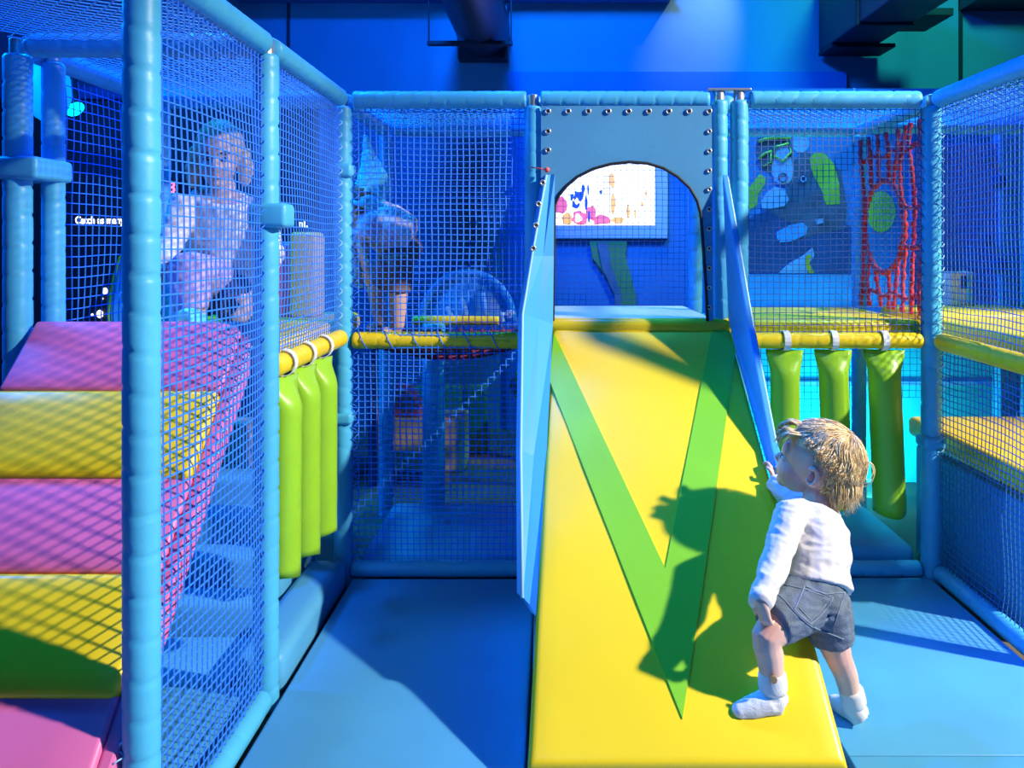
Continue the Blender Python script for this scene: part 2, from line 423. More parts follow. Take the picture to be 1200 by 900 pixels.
def bar(p0, p1, label, R=0.037, m='vinyl', pitch=0.078, slant=0.3, seed=0, name='padded_bar', cat='bar', z=None):
    o = sleeve(p0, p1, R, pitch, slant, seed, spiral=0).build(name, M[m], smooth=True)
    return tag(o, label, cat)
bar((XL, YN + 0.03, ZT), (XL, YM - 0.035, ZT), 'blue wrapped top bar over the ramp net, rising towards the near post', seed=31)
bar((XL, YM + 0.035, ZT), (XL, YB - 0.05, ZT), 'blue wrapped top bar over the net above the hanging green rollers', seed=32)
bar((XL + 0.045, YB, ZT), (XS0 - 0.03, YB, ZT), 'blue wrapped top bar above the child in floral top', seed=33)
bar((XS0 + 0.03, YB, ZT), (XS1 - 0.045, YB, ZT), 'blue wrapped top bar above the arch panel', seed=34)
bar((XS2 + 0.045, YB, ZT), (XR - 0.05, YB, ZT), 'blue wrapped top bar above the diver mural bay', seed=35)
bar((1.62, 2.56, ZT), (1.62, YB - 0.03, ZT), 'dark blue wrapped top bar over the right-hand net wall', seed=36)
for i, (a, b, nm) in enumerate((((XL, YB + .05, ZT), (XL, YR - .04, ZT), 'blue wrapped depth bar above the bay with the child in floral top'),
        ((XS0, YB + .05, ZT), (XS0, YR - .04, ZT), 'blue wrapped depth bar behind the left end of the arch panel'),
        ((0.76, YB + .08, ZT), (0.76, YR - .04, ZT), 'blue wrapped depth bar behind the paired posts'),
        ((1.63, YB + .05, ZT), (1.63, YR - .04, ZT), 'blue wrapped depth bar from which the red rope net hangs'),
        ((XLL, YM + .05, ZT), (XLL, YB - .04, ZT), 'deep blue wrapped top bar running back over the dark game screen'),
        ((XLL + .04, YM, ZT), (XL - .04, YM, ZT), 'deep blue wrapped cross bar over the head of the ramp'),
        ((XL + .04, YR, ZT), (XS0 - .04, YR, ZT), 'rear blue wrapped top bar behind the child in floral top'),
        ((XS0 + .04, YR, ZT), (0.72, YR, ZT), 'rear blue wrapped top bar behind the arch panel'),
        ((0.9, YR, ZT), (1.59, YR, ZT), 'rear blue wrapped top bar before the diver mural'),
        ((XLL, YB, ZT), (XL - .04, YB, ZT), 'rear blue wrapped top bar behind the kneeling woman'),
        ((1.67, YR - .1, ZT), (2.43, YR - .1, ZT), 'rear blue wrapped top bar of the right-hand bay'))):
    bar(a, b, nm, seed=40 + i)
# base rails
bar((XL + .04, YB, 0.02), (XS0 - .04, YB, 0.02), 'blue base rail under the tall net of the bay with the child', 0.035, seed=61, slant=0.05, name='base_rail', cat='rail')
bar((XS2 + .04, YB, 0.02), (XR - .05, YB, 0.02), 'blue base rail below the hanging green rollers behind the toddler', 0.035, seed=62, slant=0.05, name='base_rail', cat='rail')
bar((1.62, 2.56, 0.02), (1.62, YB - .045, 0.02), 'blue base rail under the right-hand net wall', 0.035, seed=63, slant=0.05, name='base_rail', cat='rail')
bar((XL, YN + .04, 0.0), (XL, YM - .04, 0.0), 'blue base rail under the ramp net', 0.036, seed=64, slant=0.05, name='base_rail', cat='rail')

# yellow bars at platform height, with white straps and hanging green rollers
def strap(c, axis, R, parent):
    c = V(c); a = V(axis).normalized(); b = V((0, 0, 1)); s = a.cross(b); pts = []
    for i in range(17):
        t = 2 * math.pi * i / 16
        pts.append(c + s * (R * math.cos(t)) + b * (R * math.sin(t) * 1.05))
    mb = MB(); w_ = 0.013
    vs = []; fs = []
    for i, p in enumerate(pts[:-1]):
        o = (p - c).normalized()
        vs += [p - a * w_, p + a * w_, p + a * w_ + o * 0.003, p - a * w_ + o * 0.003]
    for i in range(16):
        j = (i + 1) % 16
        for q in range(4):
            fs.append((i*4 + q, i*4 + (q+1) % 4, j*4 + (q+1) % 4, j*4 + q))
    mb.add(vs, fs)
    mb.box((-0.013, -0.003, -0.06), (0.013, 0.003, 0.0), mtx=Matrix.Translation(c - b * R * 0.9 - s * R * 0.35) @ Matrix(((a.x, s.x, 0, 0), (a.y, s.y, 0, 0), (0, 0, 1, 0), (0, 0, 0, 1))))
    return mb.build('strap', M['white'], parent, smooth=False)

def roller(top, bottom, R, axis, label, group, seed=0, twist=0.0, barz=0.985, barR=0.036):
    """Stuffed green vinyl roller: flat sewn top hung on a strap, round body, cut end."""
    top = V(top); bottom = V(bottom); a = V(axis).normalized(); k = 26; n = 20
    e = empty('hanging_roller', tuple(bottom), label, 'roller', group)
    s0 = a.cross(V((0, 0, 1))).normalized(); vs = []; fs = []; rnd = random.Random(seed)
    for i in range(k + 1):
        t = i / k; c = top.lerp(bottom, t)
        f = min(1, t / 0.16); f = f * f * (3 - 2 * f)
        ra = R * (1.22 * (1 - f) + 1.0 * f); rb = R * (0.10 * (1 - f) + 1.0 * f)
        an = twist * (1 - t)
        A = a * math.cos(an) + s0 * math.sin(an); B = s0 * math.cos(an) - a * math.sin(an)
        for j in range(n):
            q = 2 * math.pi * j / n
            wr = 1 + (0.10 * (1 - f) * math.sin(5 * q + seed) + 0.02 * noise.noise(V((q * 2, t * 9, seed))))
            p = c + A * (ra * math.cos(q) * wr) + B * (rb * math.sin(q) * wr)
            if i == k: p.z += 0.010 * math.cos(q * 2 + seed) + 0.012 * math.cos(q + seed)
            vs.append(p)
    for i in range(k):
        for j in range(n):
            j2 = (j + 1) % n
            fs.append((i*n + j, i*n + j2, (i+1)*n + j2, (i+1)*n + j))
    fs.append(tuple(range(n))); fs.append(tuple(k*n + j for j in reversed(range(n))))
    MB().add(vs, fs).build('stuffed_body', M['lime'], e, smooth=True)
    strap((top.x, top.y, barz) if abs(a.x) > .5 else (top.x, top.y, barz), a, barR + 0.004, e)
    return e

bar((XL, YM + .05, 1.0), (XL, YB - .05, 1.0), 'yellow wrapped bar carrying three green rollers beside the corner post', 0.036, 'yellow', seed=70)
for i, y in enumerate((2.515, 2.72, 2.93)):
    roller((XL + .005, y, 0.955), (XL + .0, y + .005 * i, (0.315, 0.295, 0.285)[i]), 0.058, (0, 1, 0),
           ['tall green roller hanging at the mid post, longest of the row of three', 'middle green roller of the row hanging from the short yellow bar', 'green roller hanging nearest the corner post in the row of three'][i], 'green rollers on the short yellow bar', i + 1, 0.3, 1.0)
bar((XL + .045, YB, 0.985), (XS0 - .045, YB, 0.985), 'net-wrapped yellow bar below the child in floral top', 0.036, 'yellow', seed=71)
bar((XL + .15, YR - .05, 0.995), (XS0 - .2, YR - .05, 0.995), 'rear yellow bar behind the legs of the child in floral top', 0.026, 'yellow', seed=72)
bar((XS2 + .05, YB, 0.984), (XR - .045, YB, 0.984), 'yellow wrapped bar with white straps below the diver mural bay', 0.034, 'yellow', seed=73)
for i, (x0, x1, zb) in enumerate(((0.985, 0.980, 0.27), (1.185, 1.205, 0.29), (1.398, 1.425, 0.265))):
    roller((x0, YB - .0, 0.945), (x1, YB - .0, zb), 0.060 if i < 2 else 0.066, (1, 0, 0),
           ['green roller hanging next to the paired posts behind the toddler', 'green roller hanging behind the head of the toddler', 'green roller with slanted light stripes hanging near the shaded corner post'][i], 'green rollers on the long yellow bar', i + 5, 0.2, 0.984, 0.034)
bar((1.62, 2.56, 0.975), (1.62, YB - .05, 0.985), 'net-covered green and yellow bar on the right-hand net wall', 0.036, 'yellow', seed=74)

# ------------------------------------------------------------------ floor mats and pads
def mpad(name, lo, hi, m, label, cat='mat', bevel=0.02, puff=0.0):
    return tag(pad(name, lo, hi, M[m], None, bevel, 3, puff), label, cat)
mpad('floor_mat', (XL + .05, -0.8, -0.05), (-0.072, YB - .045, 0.0), 'mat_blue', 'blue floor mat between the netted ramp and the slide', bevel=0.012)
mpad('floor_mat', (-0.068, -0.8, -0.05), (0.80, 1.93, 0.0), 'mat_blue', 'blue floor mat at the foot of the yellow slide', bevel=0.012)
mpad('floor_mat', (0.803, -0.8, -0.05), (1.575, 2.08, 0.0), 'mat_blue', 'blue floor mat in front of the one the toddler stands on', bevel=0.004)
mpad('floor_mat', (0.803, 2.083, -0.05), (1.575, YB - .04, 0.0), 'mat_blue', 'blue striped-shadow floor mat under the right foot of the toddler', bevel=0.004)
mpad('floor_mat', (XLL, 0.9, -0.05), (XL - .045, 2.42, 0.0), 'mat_blue', 'blue floor mat under the ramp behind its net')
mpad('floor_mat', (XLL, 2.425, -0.05), (-1.02, 2.73, 0.0), 'mat_blue', 'blue floor mat between the ramp and the low foam steps')
mpad('raised_mat', (-1.01, YM + .06, -0.05), (XL + .03, YB - .05, 0.085), 'mat_blue', 'low raised blue mat under the hanging green rollers by the corner post', puff=0.01, bevel=0.03)
mpad('raised_mat', (XL + .06, YB + .045, -0.05), (XS0 - .06, YR - .1, 0.06), 'mat_blue', 'blue mat on the ground behind the tall net', puff=0.02, bevel=0.03)
mpad('raised_mat', (XS2 + .08, YB + .045, -0.05), (1.56, YR - .07, 0.10), 'mat_blue', 'thick blue mat behind the toddler below the hanging rollers', puff=0.03, bevel=0.04)
mpad('light_block_pad', (XS0 - .02, YB + .05, -0.05), (XS0 + .04, YR - .05, 0.975), 'mat_blue', 'added blue pad blocking stray light under the platform behind the slide wing', 'pad', bevel=0.02)  # added pad, blocks a streak of key light under the platform
# platforms
mpad('platform_pad', (XS0 + .05, YB - .005, 0.99), (0.70, YR - .05, 1.072), 'offwhite', 'off-white platform pad at the top of the slide', 'pad', bevel=0.02)
mpad('platform_pad', (XS2 + .05, YB + .042, 0.985), (1.585, YR - .05, 1.065), 'yellow', 'yellow platform pad in front of the diver mural', 'pad', bevel=0.025)
mpad('platform_pad', (XLL + .06, YM + .16, 0.985), (XL - .045, YB + .5, 1.065), 'yellow', 'yellow platform pad under the kneeling woman', 'pad', bevel=0.025)
mpad('platform_pad', (1.68, 2.58, 0.985), (2.10, 3.45, 1.06), 'yellow', 'yellow platform pad behind the right-hand net wall', 'pad', bevel=0.025)
mpad('platform_pad', (1.68, 3.46, 0.985), (2.44, 3.95, 1.085), 'yellow', 'yellow platform pad under the violet board in the right-hand bay', 'pad', bevel=0.03)
mpad('shelf_pad', (1.672, 2.72, 0.495), (2.44, 3.62, 0.585), 'yellow', 'low yellow shelf pad below the net-covered bar', 'pad', bevel=0.025)
mpad('kick_board', (1.70, 2.74, -0.05), (1.77, 3.6, 0.46), 'mat_blue', 'dark blue padded board below the low yellow shelf', 'board', bevel=0.02)

# ------------------------------------------------------------------ padded ramp on the left
RS = 1.096; ramp_top = V((0, 2.375, 1.156)); ru = V((0, 1, RS)).normalized(); rn = V((0, -RS, 1)).normalized()
ramp = empty('climbing_ramp', (-1.27, 1.9, 0), 'steep padded climbing ramp of alternating pink and yellow pads', 'ramp')
mtx_r = Matrix(((1, 0, 0, 0), (0, ru.y, rn.y, ramp_top.y), (0, ru.z, rn.z, ramp_top.z), (0, 0, 0, 1)))
def ramp_pad(i, m, s0, s1, raise_, x1):
    mb = MB(); nx = 10; ns = 8
    lo = (XLL + .055, s0, -0.07); hi = (x1, s1, raise_)
    o = pad('pad', lo, hi, M[m], None, 0.018 if m == 'yellow' else 0.012, 3, 0.008)
    me = o.data
    me.transform(mtx_r); me.update()
    o.parent = ramp; o.matrix_parent_inverse = Matrix.Translation(-V(ramp.location))
    return o
L_ = 0.255
cols = ['pink', 'yellow', 'pink', 'yellow', 'pink', 'yellow']
for i in range(6):
    ramp_pad(i, cols[i], -(i + 1) * L_ + (0.0 if cols[i] == 'pink' else -0.016), -i * L_ - 0.004, 0.0 if cols[i] == 'pink' else 0.014, -0.952)
# pink side strip with lacing and blue body under it
sp = MB().box((-0.952, -6 * L_, -0.085), (-0.918, 0.0, -0.012)); 
o = sp.build('side_strip', M['pink'], None, bevel=0.008); o.data.transform(mtx_r); o.parent = ramp; o.matrix_parent_inverse = Matrix.Translation(-V(ramp.location))
lc = lacing((-0.914, -6 * L_, -0.02), (-0.914, 0.0, -0.02), None, 3, 0.008, 0.035); lc.data.transform(mtx_r); lc.parent = ramp; lc.matrix_parent_inverse = Matrix.Translation(-V(ramp.location))
mb = MB().prism([(-1.58, 2.46, 0.0), (-1.58, 2.46, 0.98), (-1.58, 2.40, 0.98), (-1.58, 1.50, 0.0)], (0.2, 0, 0))
mb.build('base_block', M['mat_blue'], ramp)
pad('head_roll', (XLL + .055, 2.38, 0.99), (-0.95, 2.53, 1.13), M['pink'], ramp, 0.05, 4)

# blue foam steps seen through the net below the ramp
st = empty('foam_steps', (-1.2, 2.95, 0), 'low blue foam steps seen through the net below the ramp', 'steps')
for i in range(4):
    pad('step', (XLL + .05, 2.74 + i * 0.15, -0.05), (-1.02, 2.74 + (i + 1) * 0.15 - .004, 0.11 + i * 0.105), M['mat_blue'], st, 0.035, 4)

# ------------------------------------------------------------------ the yellow slide
SZ, SY, SS = 0.06, 1.953, 0.785
SK = CAMH - SZ + SS * SY
sn = V((0, -SS, 1)).normalized()
def on_slide(px, py, off=0.0):
    Y = SK / (SS + (py - VY) / FPX)
    return at(px, py, Y) + sn * off
slide = empty('slide', (0.35, 2.6, 0), 'yellow padded slide with a long green V running down it', 'slide')
A, B_, C_, D_ = on_slide(647, 381), on_slide(854, 381), on_slide(996, 900), on_slide(618, 900)
# pad: grid with rounded rim and faint ripples
nx, ny = 26, 40; vs = []; fs = []; th = 0.065
def sp_(u_, v_):
    l = A.lerp(D_, v_); r = B_.lerp(C_, v_); p = l.lerp(r, u_)
    W = (r - l).length; Ln = (D_ - A).length
    e = min(u_ * W, (1 - u_) * W, v_ * Ln + 0.03, (1 - v_) * Ln); rr = 0.022
    drop = rr - math.sqrt(max(0, rr * rr - (rr - min(e, rr)) ** 2))
    rip = 0.0035 * math.sin(22 * v_ + 4 * u_) * math.exp(-u_ * 9) + 0.002 * noise.noise(V((u_ * 5, v_ * 9, 0)))
    return p + sn * (rip * min(1, e / 0.05) - drop * 0.9)
us = [0, .003, .008, .016, .028] + [0.028 + (0.972 - .028) * i / 18 for i in range(1, 18)] + [.972, .984, .992, .997, 1]
vsx = [0.0] + [i / 36 * 0.97 for i in range(1, 37)] + [.982, .990, .996, 1]
nu_, nv_ = len(us), len(vsx)
for v_ in vsx:
    for u_ in us: vs.append(sp_(u_, v_))
for i in range(nv_ - 1):
    for j in range(nu_ - 1):
        fs.append((i*nu_ + j, i*nu_ + j + 1, (i+1)*nu_ + j + 1, (i+1)*nu_ + j))
rim = [j for j in range(nu_)] + [i*nu_ + nu_ - 1 for i in range(1, nv_)] + [(nv_-1)*nu_ + j for j in range(nu_ - 2, -1, -1)] + [i*nu_ for i in range(nv_ - 2, 0, -1)]
b0 = len(vs)
for q in rim: vs.append(vs[q] - sn * th)
for i in range(len(rim)):
    j = (i + 1) % len(rim)
    fs.append((rim[i], b0 + i, b0 + j, rim[j]))
fs.append(tuple(b0 + i for i in range(len(rim))))
MB().add(vs, fs).build('slide_pad', M['yellow'], slide, smooth=True)
# V of green vinyl sewn onto the pad
def patch(name, pts, m, parent, off=0.0025, sub=10):
    """Thin vinyl piece following the pad's surface."""
    bm = bmesh.new(); f = bm.faces.new([bm.verts.new(on_slide(x, y, 0)) for x, y in pts])
    bmesh.ops.triangulate(bm, faces=bm.faces[:])
    bmesh.ops.subdivide_edges(bm, edges=bm.edges[:], cuts=3, use_grid_fill=True)
    r = bmesh.ops.extrude_face_region(bm, geom=bm.faces[:])
    bmesh.ops.translate(bm, verts=[g for g in r['geom'] if isinstance(g, bmesh.types.BMVert)], vec=sn * (off + 0.004))
    bmesh.ops.translate(bm, verts=bm.verts[:], vec=-sn * 0.0015)
    bmesh.ops.recalc_face_normals(bm, faces=bm.faces[:])
    me = bpy.data.meshes.new(name); bm.to_mesh(me); bm.free(); me.materials.append(M[m])
    return link(name, me, parent)
patch('green_stripe', [(649, 391), (779.5, 667), (799.5, 843), (644, 447)], 'green', slide)
patch('green_stripe', [(834, 388), (855, 388), (862, 412), (823, 690), (799.5, 843), (779.5, 667)], 'green', slide)
# blue body under the pad
zl = lambda y: SZ + SS * (y - SY) - 0.08
for (xa, xb) in ((-0.055, -0.03), (0.735, 0.757)):
    MB().prism([(xa, 2.02, 0.0), (xa, 3.235, 0.0), (xa, 3.235, zl(3.235)), (xa, 2.06, max(0.005, zl(2.06)))], (xb - xa, 0, 0)).build('side_board', M['slide_side'], slide, bevel=0.004)
# top roll
MB().tube([(0.0, YB - .02, 1.045), (0.745, YB - .02, 1.045)], 0.036, 14).build('top_roll', M['yellow'], slide, smooth=True, bevel=0.006)
# right wing: triangular foam board
def board(pts_in, thick, name, m, parent, bevel=0.006):
    return MB().prism(pts_in, thick).build(name, M[m], parent, bevel=bevel)
top_r = at(846, 204, 3.19)
board([top_r, at(853, 374, 3.19), on_slide(862, 405, -.02), on_slide(930, 645, -.03), on_slide(926, 628, 0.05), at(902, 518, 2.69), at(876, 382, 2.95)], (0.028, 0.0, 0), 'wing', 'slide_side', slide)
# left wing: flared board laced to the post
Yw = lambda y: SK / (SS + (y - VY) / FPX)
inn = [at(650, 204, 3.19), at(649, 300, 3.19), at(648, 380, 3.17), on_slide(640, 540, -.01), on_slide(628, 720, -.01)]
out = [at(641, 205, 3.185), at(624, 300, 3.13), at(613, 368, 3.05), at(611, 528, 2.70), at(613, 700, 2.32)]
mb = MB(); n = len(inn); back = V((-0.02, 0.03, 0))
mid = [a.lerp(b, .5) + V((0.0, .012, 0)) for a, b in zip(inn, out)]
rows = [inn, mid, out, [p + back for p in out], [p + back for p in mid], [p + back * .7 for p in inn]]
vs = [p for r in rows for p in r]; fs = []
for q in range(6):
    q2 = (q + 1) % 6
    for i in range(n - 1): fs.append((q*n + i, q*n + i + 1, q2*n + i + 1, q2*n + i))
fs.append(tuple(q*n for q in range(6))); fs.append(tuple(q*n + n - 1 for q in reversed(range(6))))
wl = mb.add(vs, fs).build('wing', M['slide_side'], slide, smooth=False)
MB().tube([p + V((-.002, -.004, 0)) for p in out], 0.005, 6).build('piping', M['lace'], slide, smooth=True)

# ------------------------------------------------------------------ arch panel
YP = YB - 0.045
ap = empty('arch_panel', (0.33, YP, 1.07), 'blue vinyl panel with an arched opening and rows of eyelets above the slide', 'panel')
def q_(x, y): return at(x, y, YP)
arch = [(648, 376), (649, 300), (650, 240), (655, 229), (664, 218), (677, 207), (695, 198), (715, 192.5), (737, 190), (758, 191.5), (777, 197), (794, 207), (808, 220), (817, 235), (821, 250), (824, 290), (827, 335), (829, 376)]
outer = [(836, 376), (834, 124), (634, 124), (634, 376)]
mb = MB().prism([q_(*p) for p in arch] + [q_(*p) for p in outer], (0, 0.012, 0))
mb.build('sheet', M['vinyl_panel'], ap)
MB().tube([q_(*p) + V((0, -.002, 0)) for p in arch], 0.0065, 8).build('edge_binding', M['black'], ap, smooth=True)
def eyelet(p, parent, nrm=(0, -1, 0), r=0.010):
    p = V(p); nrm = V(nrm).normalized(); a = nrm.orthogonal().normalized(); b = nrm.cross(a)
    pts = [p + a * (r * math.cos(t)) + b * (r * math.sin(t)) for t in [2 * math.pi * i / 12 for i in range(12)]]
    mb = MB().tube(pts, 0.0036, 6, closed=True, mi=0)
    mb.add([p + a * (r * .8 * math.cos(2 * math.pi * i / 10)) + b * (r * .8 * math.sin(2 * math.pi * i / 10)) + nrm * .0008 for i in range(10)], [tuple(range(10))], 1)
    return mb.build('eyelet', [M['steel'], M['black']], parent, smooth=True, fix=False)
for i in range(9): eyelet(q_(642 + i * 23.6, 130.5) + V((0, -.004, 0)), ap)
for y in (154, 176): eyelet(q_(642, y) + V((0, -.004, 0)), ap)
for y in (154, 177, 200, 222, 245, 268, 291, 314, 337, 360): eyelet(q_(831, y) + V((0, -.004, 0)), ap, r=0.008)
wing_ey = [(636, 214), (631, 239), (628, 264), (625, 291)]
for (x, y) in wing_ey: eyelet(at(x, y, 3.10), slide, (0.2, -1, 0), 0.009)
tag(MB().ell(at(641, 199, 3.17), (.012, .012, .012), nu=10, nv=6).tube([at(641, 199, 3.17), at(622, 196, 3.2)], 0.003, 5).build('tie_knob', M['coral'], smooth=True), 'small pink knob tying the slide wing to its post', 'knob')

# ------------------------------------------------------------------ nets
def side_net(x, y0, y1, z0, z1, nm, label, **k): return net(nm, (x, y0, z0), (0, 1, 0), (0, 0, 1), y1 - y0, z1 - z0, label=label, **k)
def front_net(y, x0, x1, z0, z1, nm, label, **k): return net(nm, (x0, y, z0), (1, 0, 0), (0, 0, 1), x1 - x0, z1 - z0, label=label, **k)
N = side_net(XL, YN + .03, YM - .03, 0.02, ZT - .03, 'safety_net', 'blue safety net beside the pink and yellow ramp, from floor to top bar', seed=1, sag=0.025, r=.0023)
lacing((XL, YM - .045, .05), (XL, YM - .045, 1.95), N, 1, 0.012, 0.05, m='net')
N = side_net(XL, YM + .035, YB - .04, 1.03, ZT - .03, 'safety_net', 'blue safety net above the yellow bar with three green rollers', seed=2, r=.0022)
lacing((XL, YB - .055, 1.05), (XL, YB - .055, 1.95), N, 1, 0.012, 0.05)
N = front_net(YB, XL + .04, XS0 - .035, 0.05, ZT - .03, 'safety_net', 'tall blue safety net in front of the child in floral top', seed=3, sag=0.03, r=.0023)
lacing((XL + .055, YB - .01, .05), (XL + .055, YB - .01, 1.95), N, 1, 0.013, 0.05, m='net')
lacing((XL + .05, YB, .985), (XS0 - .05, YB, .985), N, 1, 0.041, 0.11, m='net', r=.0025)
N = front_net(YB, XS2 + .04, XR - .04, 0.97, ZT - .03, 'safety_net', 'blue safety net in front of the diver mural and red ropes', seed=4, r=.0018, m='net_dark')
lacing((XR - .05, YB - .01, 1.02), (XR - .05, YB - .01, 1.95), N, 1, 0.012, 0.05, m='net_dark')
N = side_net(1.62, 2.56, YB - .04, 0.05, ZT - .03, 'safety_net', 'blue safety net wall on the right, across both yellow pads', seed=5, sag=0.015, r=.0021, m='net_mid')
lacing((1.615, YB - .05, .5), (1.615, YB - .05, 1.95), N, 1, 0.014, 0.05)
side_net(XLL + .01, YM + .14, YB - .04, 1.06, ZT - .05, 'safety_net', 'deep blue safety net in front of the dark game screen', seed=6, sp=.036, r=.0022)
front_net(YR, XL + .04, XS0 - .035, 0.05, ZT - .03, 'rear_net', 'rear net behind the child in floral top and the coral cushion', seed=7, sp=.034, r=.002)
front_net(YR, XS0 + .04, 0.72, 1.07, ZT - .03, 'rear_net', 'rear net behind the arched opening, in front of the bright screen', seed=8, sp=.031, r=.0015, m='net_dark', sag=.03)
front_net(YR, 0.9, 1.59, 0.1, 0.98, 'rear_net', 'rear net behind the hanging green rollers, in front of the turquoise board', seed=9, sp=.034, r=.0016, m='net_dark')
front_net(YR - .1, 1.68, 2.43, 0.6, ZT - .03, 'rear_net', 'rear net of the right-hand bay, in front of the violet board', seed=10, sp=.034, r=.0014)
def roof(x0, x1, y0, y1, label, seed, **k): net('roof_net', (x0, y0, ZT + .01), (1, 0, 0), (0, 1, 0), x1 - x0, y1 - y0, label=label, seed=seed, sag=-0.03, m='net_roof', diag=True, sp=.032, r=.0024, **k)
roof(XLL, XL, YN - .5, YM, 'bright cyan roof net over the pink and yellow ramp', 11)
roof(XLL, XL, YM, YB, 'bright cyan roof net over the kneeling woman', 12)
roof(XL, XS0, YB, YR, 'blue roof net over the child in floral top', 13)
roof(XS2, 1.62, YB, YR, 'blue roof net over the red rope net bay', 14)
roof(1.62, 2.46, 2.53, YR - .1, 'blue roof net over the right-hand bay', 15)

# sagging dark red crawl net below the child
cn = empty('crawl_net', (-0.48, 3.66, 0.95), 'sagging dark red rope crawl net below the child in floral top', 'net')
for i in range(13):
    t = i / 12; x = XL + .08 + t * 0.66
    MB().tube([(x, YB + .06 + (YR - YB - .16) * s / 8, 0.955 - .10 * math.sin(math.pi * s / 8) * math.sin(math.pi * (t * .8 + .1))) for s in range(9)], 0.010, 6).build('rope', M['rope_dk'], cn, smooth=True)
for i in range(9):
    t = (i + .5) / 9; y = YB + .06 + (YR - YB - .16) * t
    MB().tube([(XL + .08 + .66 * s / 8, y, 0.955 - .10 * math.sin(math.pi * t) * math.sin(math.pi * (s / 8 * .8 + .1))) for s in range(9)], 0.010, 6).build('rope', M['rope'] if i % 3 == 0 else M['rope_dk'], cn, smooth=True)

# red rope curtain with a round hole
rp = empty('rope_net', (1.63, 3.7, 1.06), 'knotted red rope net with a round crawl hole', 'net')
hc = V((0, 3.76, 1.48)); hr = 0.225
def knot_rope(pts, parent, r=0.0115, seed=0):
    """Rope with knots: thickness swells regularly along its length."""
    pts = [V(p) for p in pts]; seg = []; rad = []; s = 0.0
    for a, b in zip(pts[:-1], pts[1:]):
        k = max(2, int((b - a).length / 0.008))
        for i in range(k):
            p = a.lerp(b, i / k); s_ = s + (b - a).length * i / k
            seg.append(p + V((.004 * noise.noise(p * 30), .006 * noise.noise(p * 25 + V((4, 4, 4))), 0)))
            rad.append(r * (0.75 + 0.55 * abs(math.sin(s_ * 62 + seed))))
        s += (b - a).length
    return MB().tube(seg, rad, 7).build('rope', M['rope'], parent, smooth=True)
for i in range(8):
    y = 3.37 + i * 0.092; dy = y - hc.y
    x = 1.625; rnd = random.Random(i)
    wob = lambda z: V((x + .012 * math.sin(z * 9 + i), y + .016 * math.sin(z * 13 + i * 2), z))
    if abs(dy) < hr * .98:
        h = math.sqrt(hr * hr - dy * dy)
        zt = hc.z + h; zb = hc.z - h
        knot_rope([wob(1.94 - (1.94 - zt) * s / 5) for s in range(6)], rp, .0095, i)
        knot_rope([wob(zb - (zb - 1.07) * s / 5) for s in range(6)], rp, .0095, i + 3)
    else:
        knot_rope([wob(1.94 - .87 * s / 9) for s in range(10)], rp, .0095, i)
knot_rope([V((1.622, hc.y + hr * math.sin(a), hc.z + hr * math.cos(a))) for a in [2 * math.pi * i / 28 for i in range(29)]], rp, .013, 2)
for z in (1.83, 1.15):
    knot_rope([V((1.63, 3.36 + .66 * s / 8, z + .015 * math.sin(s * 2.1))) for s in range(9)], rp, .009, 5)
for z in (1.56, 1.38):
    knot_rope([V((1.63, 3.36 + (hc.y - hr * .9 - 3.36) * s / 3, z + .01 * math.sin(s * 2.1 + z))) for s in range(4)], rp, .009, 5)

# ------------------------------------------------------------------ boards and things behind the frame
# diver mural
ml = empty('diver_mural', (1.9, 4.72, 0.9), 'wall mural of a scuba diver with yellow mask and tanks', 'mural')
YMU = 4.70
MB().box((1.02, YMU, 1.215), (2.85, YMU + .04, 2.35)).build('board', M['mural'], ml)
MB().box((1.02, YMU - .004, 0.98), (2.85, YMU + .04, 1.212)).build('lower_board', M['pr_cyan'], ml)
def pr(name, pts, m, off=0.002):
    MB().prism([at(x, y, YMU) + V((0, -off, 0)) for x, y in pts], (0, off * .9, 0)).build(name, M[m], ml)
def orb(cx, cy, rx, ry, k=20, rot=0): return [(cx + rx * math.cos(2*math.pi*i/k) * math.cos(rot) - ry * math.sin(2*math.pi*i/k) * math.sin(rot), cy + rx * math.cos(2*math.pi*i/k) * math.sin(rot) + ry * math.sin(2*math.pi*i/k) * math.cos(rot)) for i in range(k)]
pr('fin_suit', [(870, 262), (884, 252), (905, 246), (930, 258), (950, 276), (962, 272), (985, 262), (1010, 268), (1010, 320), (868, 320)], 'pr_navy', .002)
pr('wetsuit', [(925, 195), (940, 178), (962, 182), (985, 200), (992, 240), (990, 268), (962, 274), (945, 278), (928, 262), (905, 250), (900, 246), (925, 222)], 'pr_grey', .003)
pr('tank', [(948, 186), (955, 179), (966, 180), (977, 192), (983, 215), (984, 239), (968, 240), (962, 222), (953, 205)], 'pr_yel', .005)
pr('sleeve', [(876, 222), (884, 212), (890, 204), (897, 208), (896, 216), (888, 228), (887, 240), (878, 246)], 'pr_yel', .004)
pr('hood', [(888, 162), (905, 157), (925, 159), (928, 180), (926, 200), (905, 204), (890, 196), (886, 178)], 'pr_grey', .004)
pr('face', [(905, 188), (926, 184), (930, 198), (926, 212), (912, 216), (904, 204)], 'pr_lt', .005)
pr('mask_lens', [(908, 174), (922, 169), (926, 178), (917, 188), (909, 184)], 'pr_lt', .006)
def line(name, pts, m, r=.006, close=False, off=.008):
    MB().tube([at(x, y, YMU) + V((0, -off, 0)) for x, y in pts], r, 6, closed=close).build(name, M[m], ml, smooth=True)
line('mask_rim', [(906, 173), (923, 168), (927, 178), (917, 189), (907, 183)], 'pr_yel', .007, True)
line('mask_strap', [(904, 177), (896, 180), (888, 186)], 'pr_yel', .007)
line('mask_strap', [(888, 166), (900, 162), (915, 161), (926, 162)], 'pr_yel', .009)
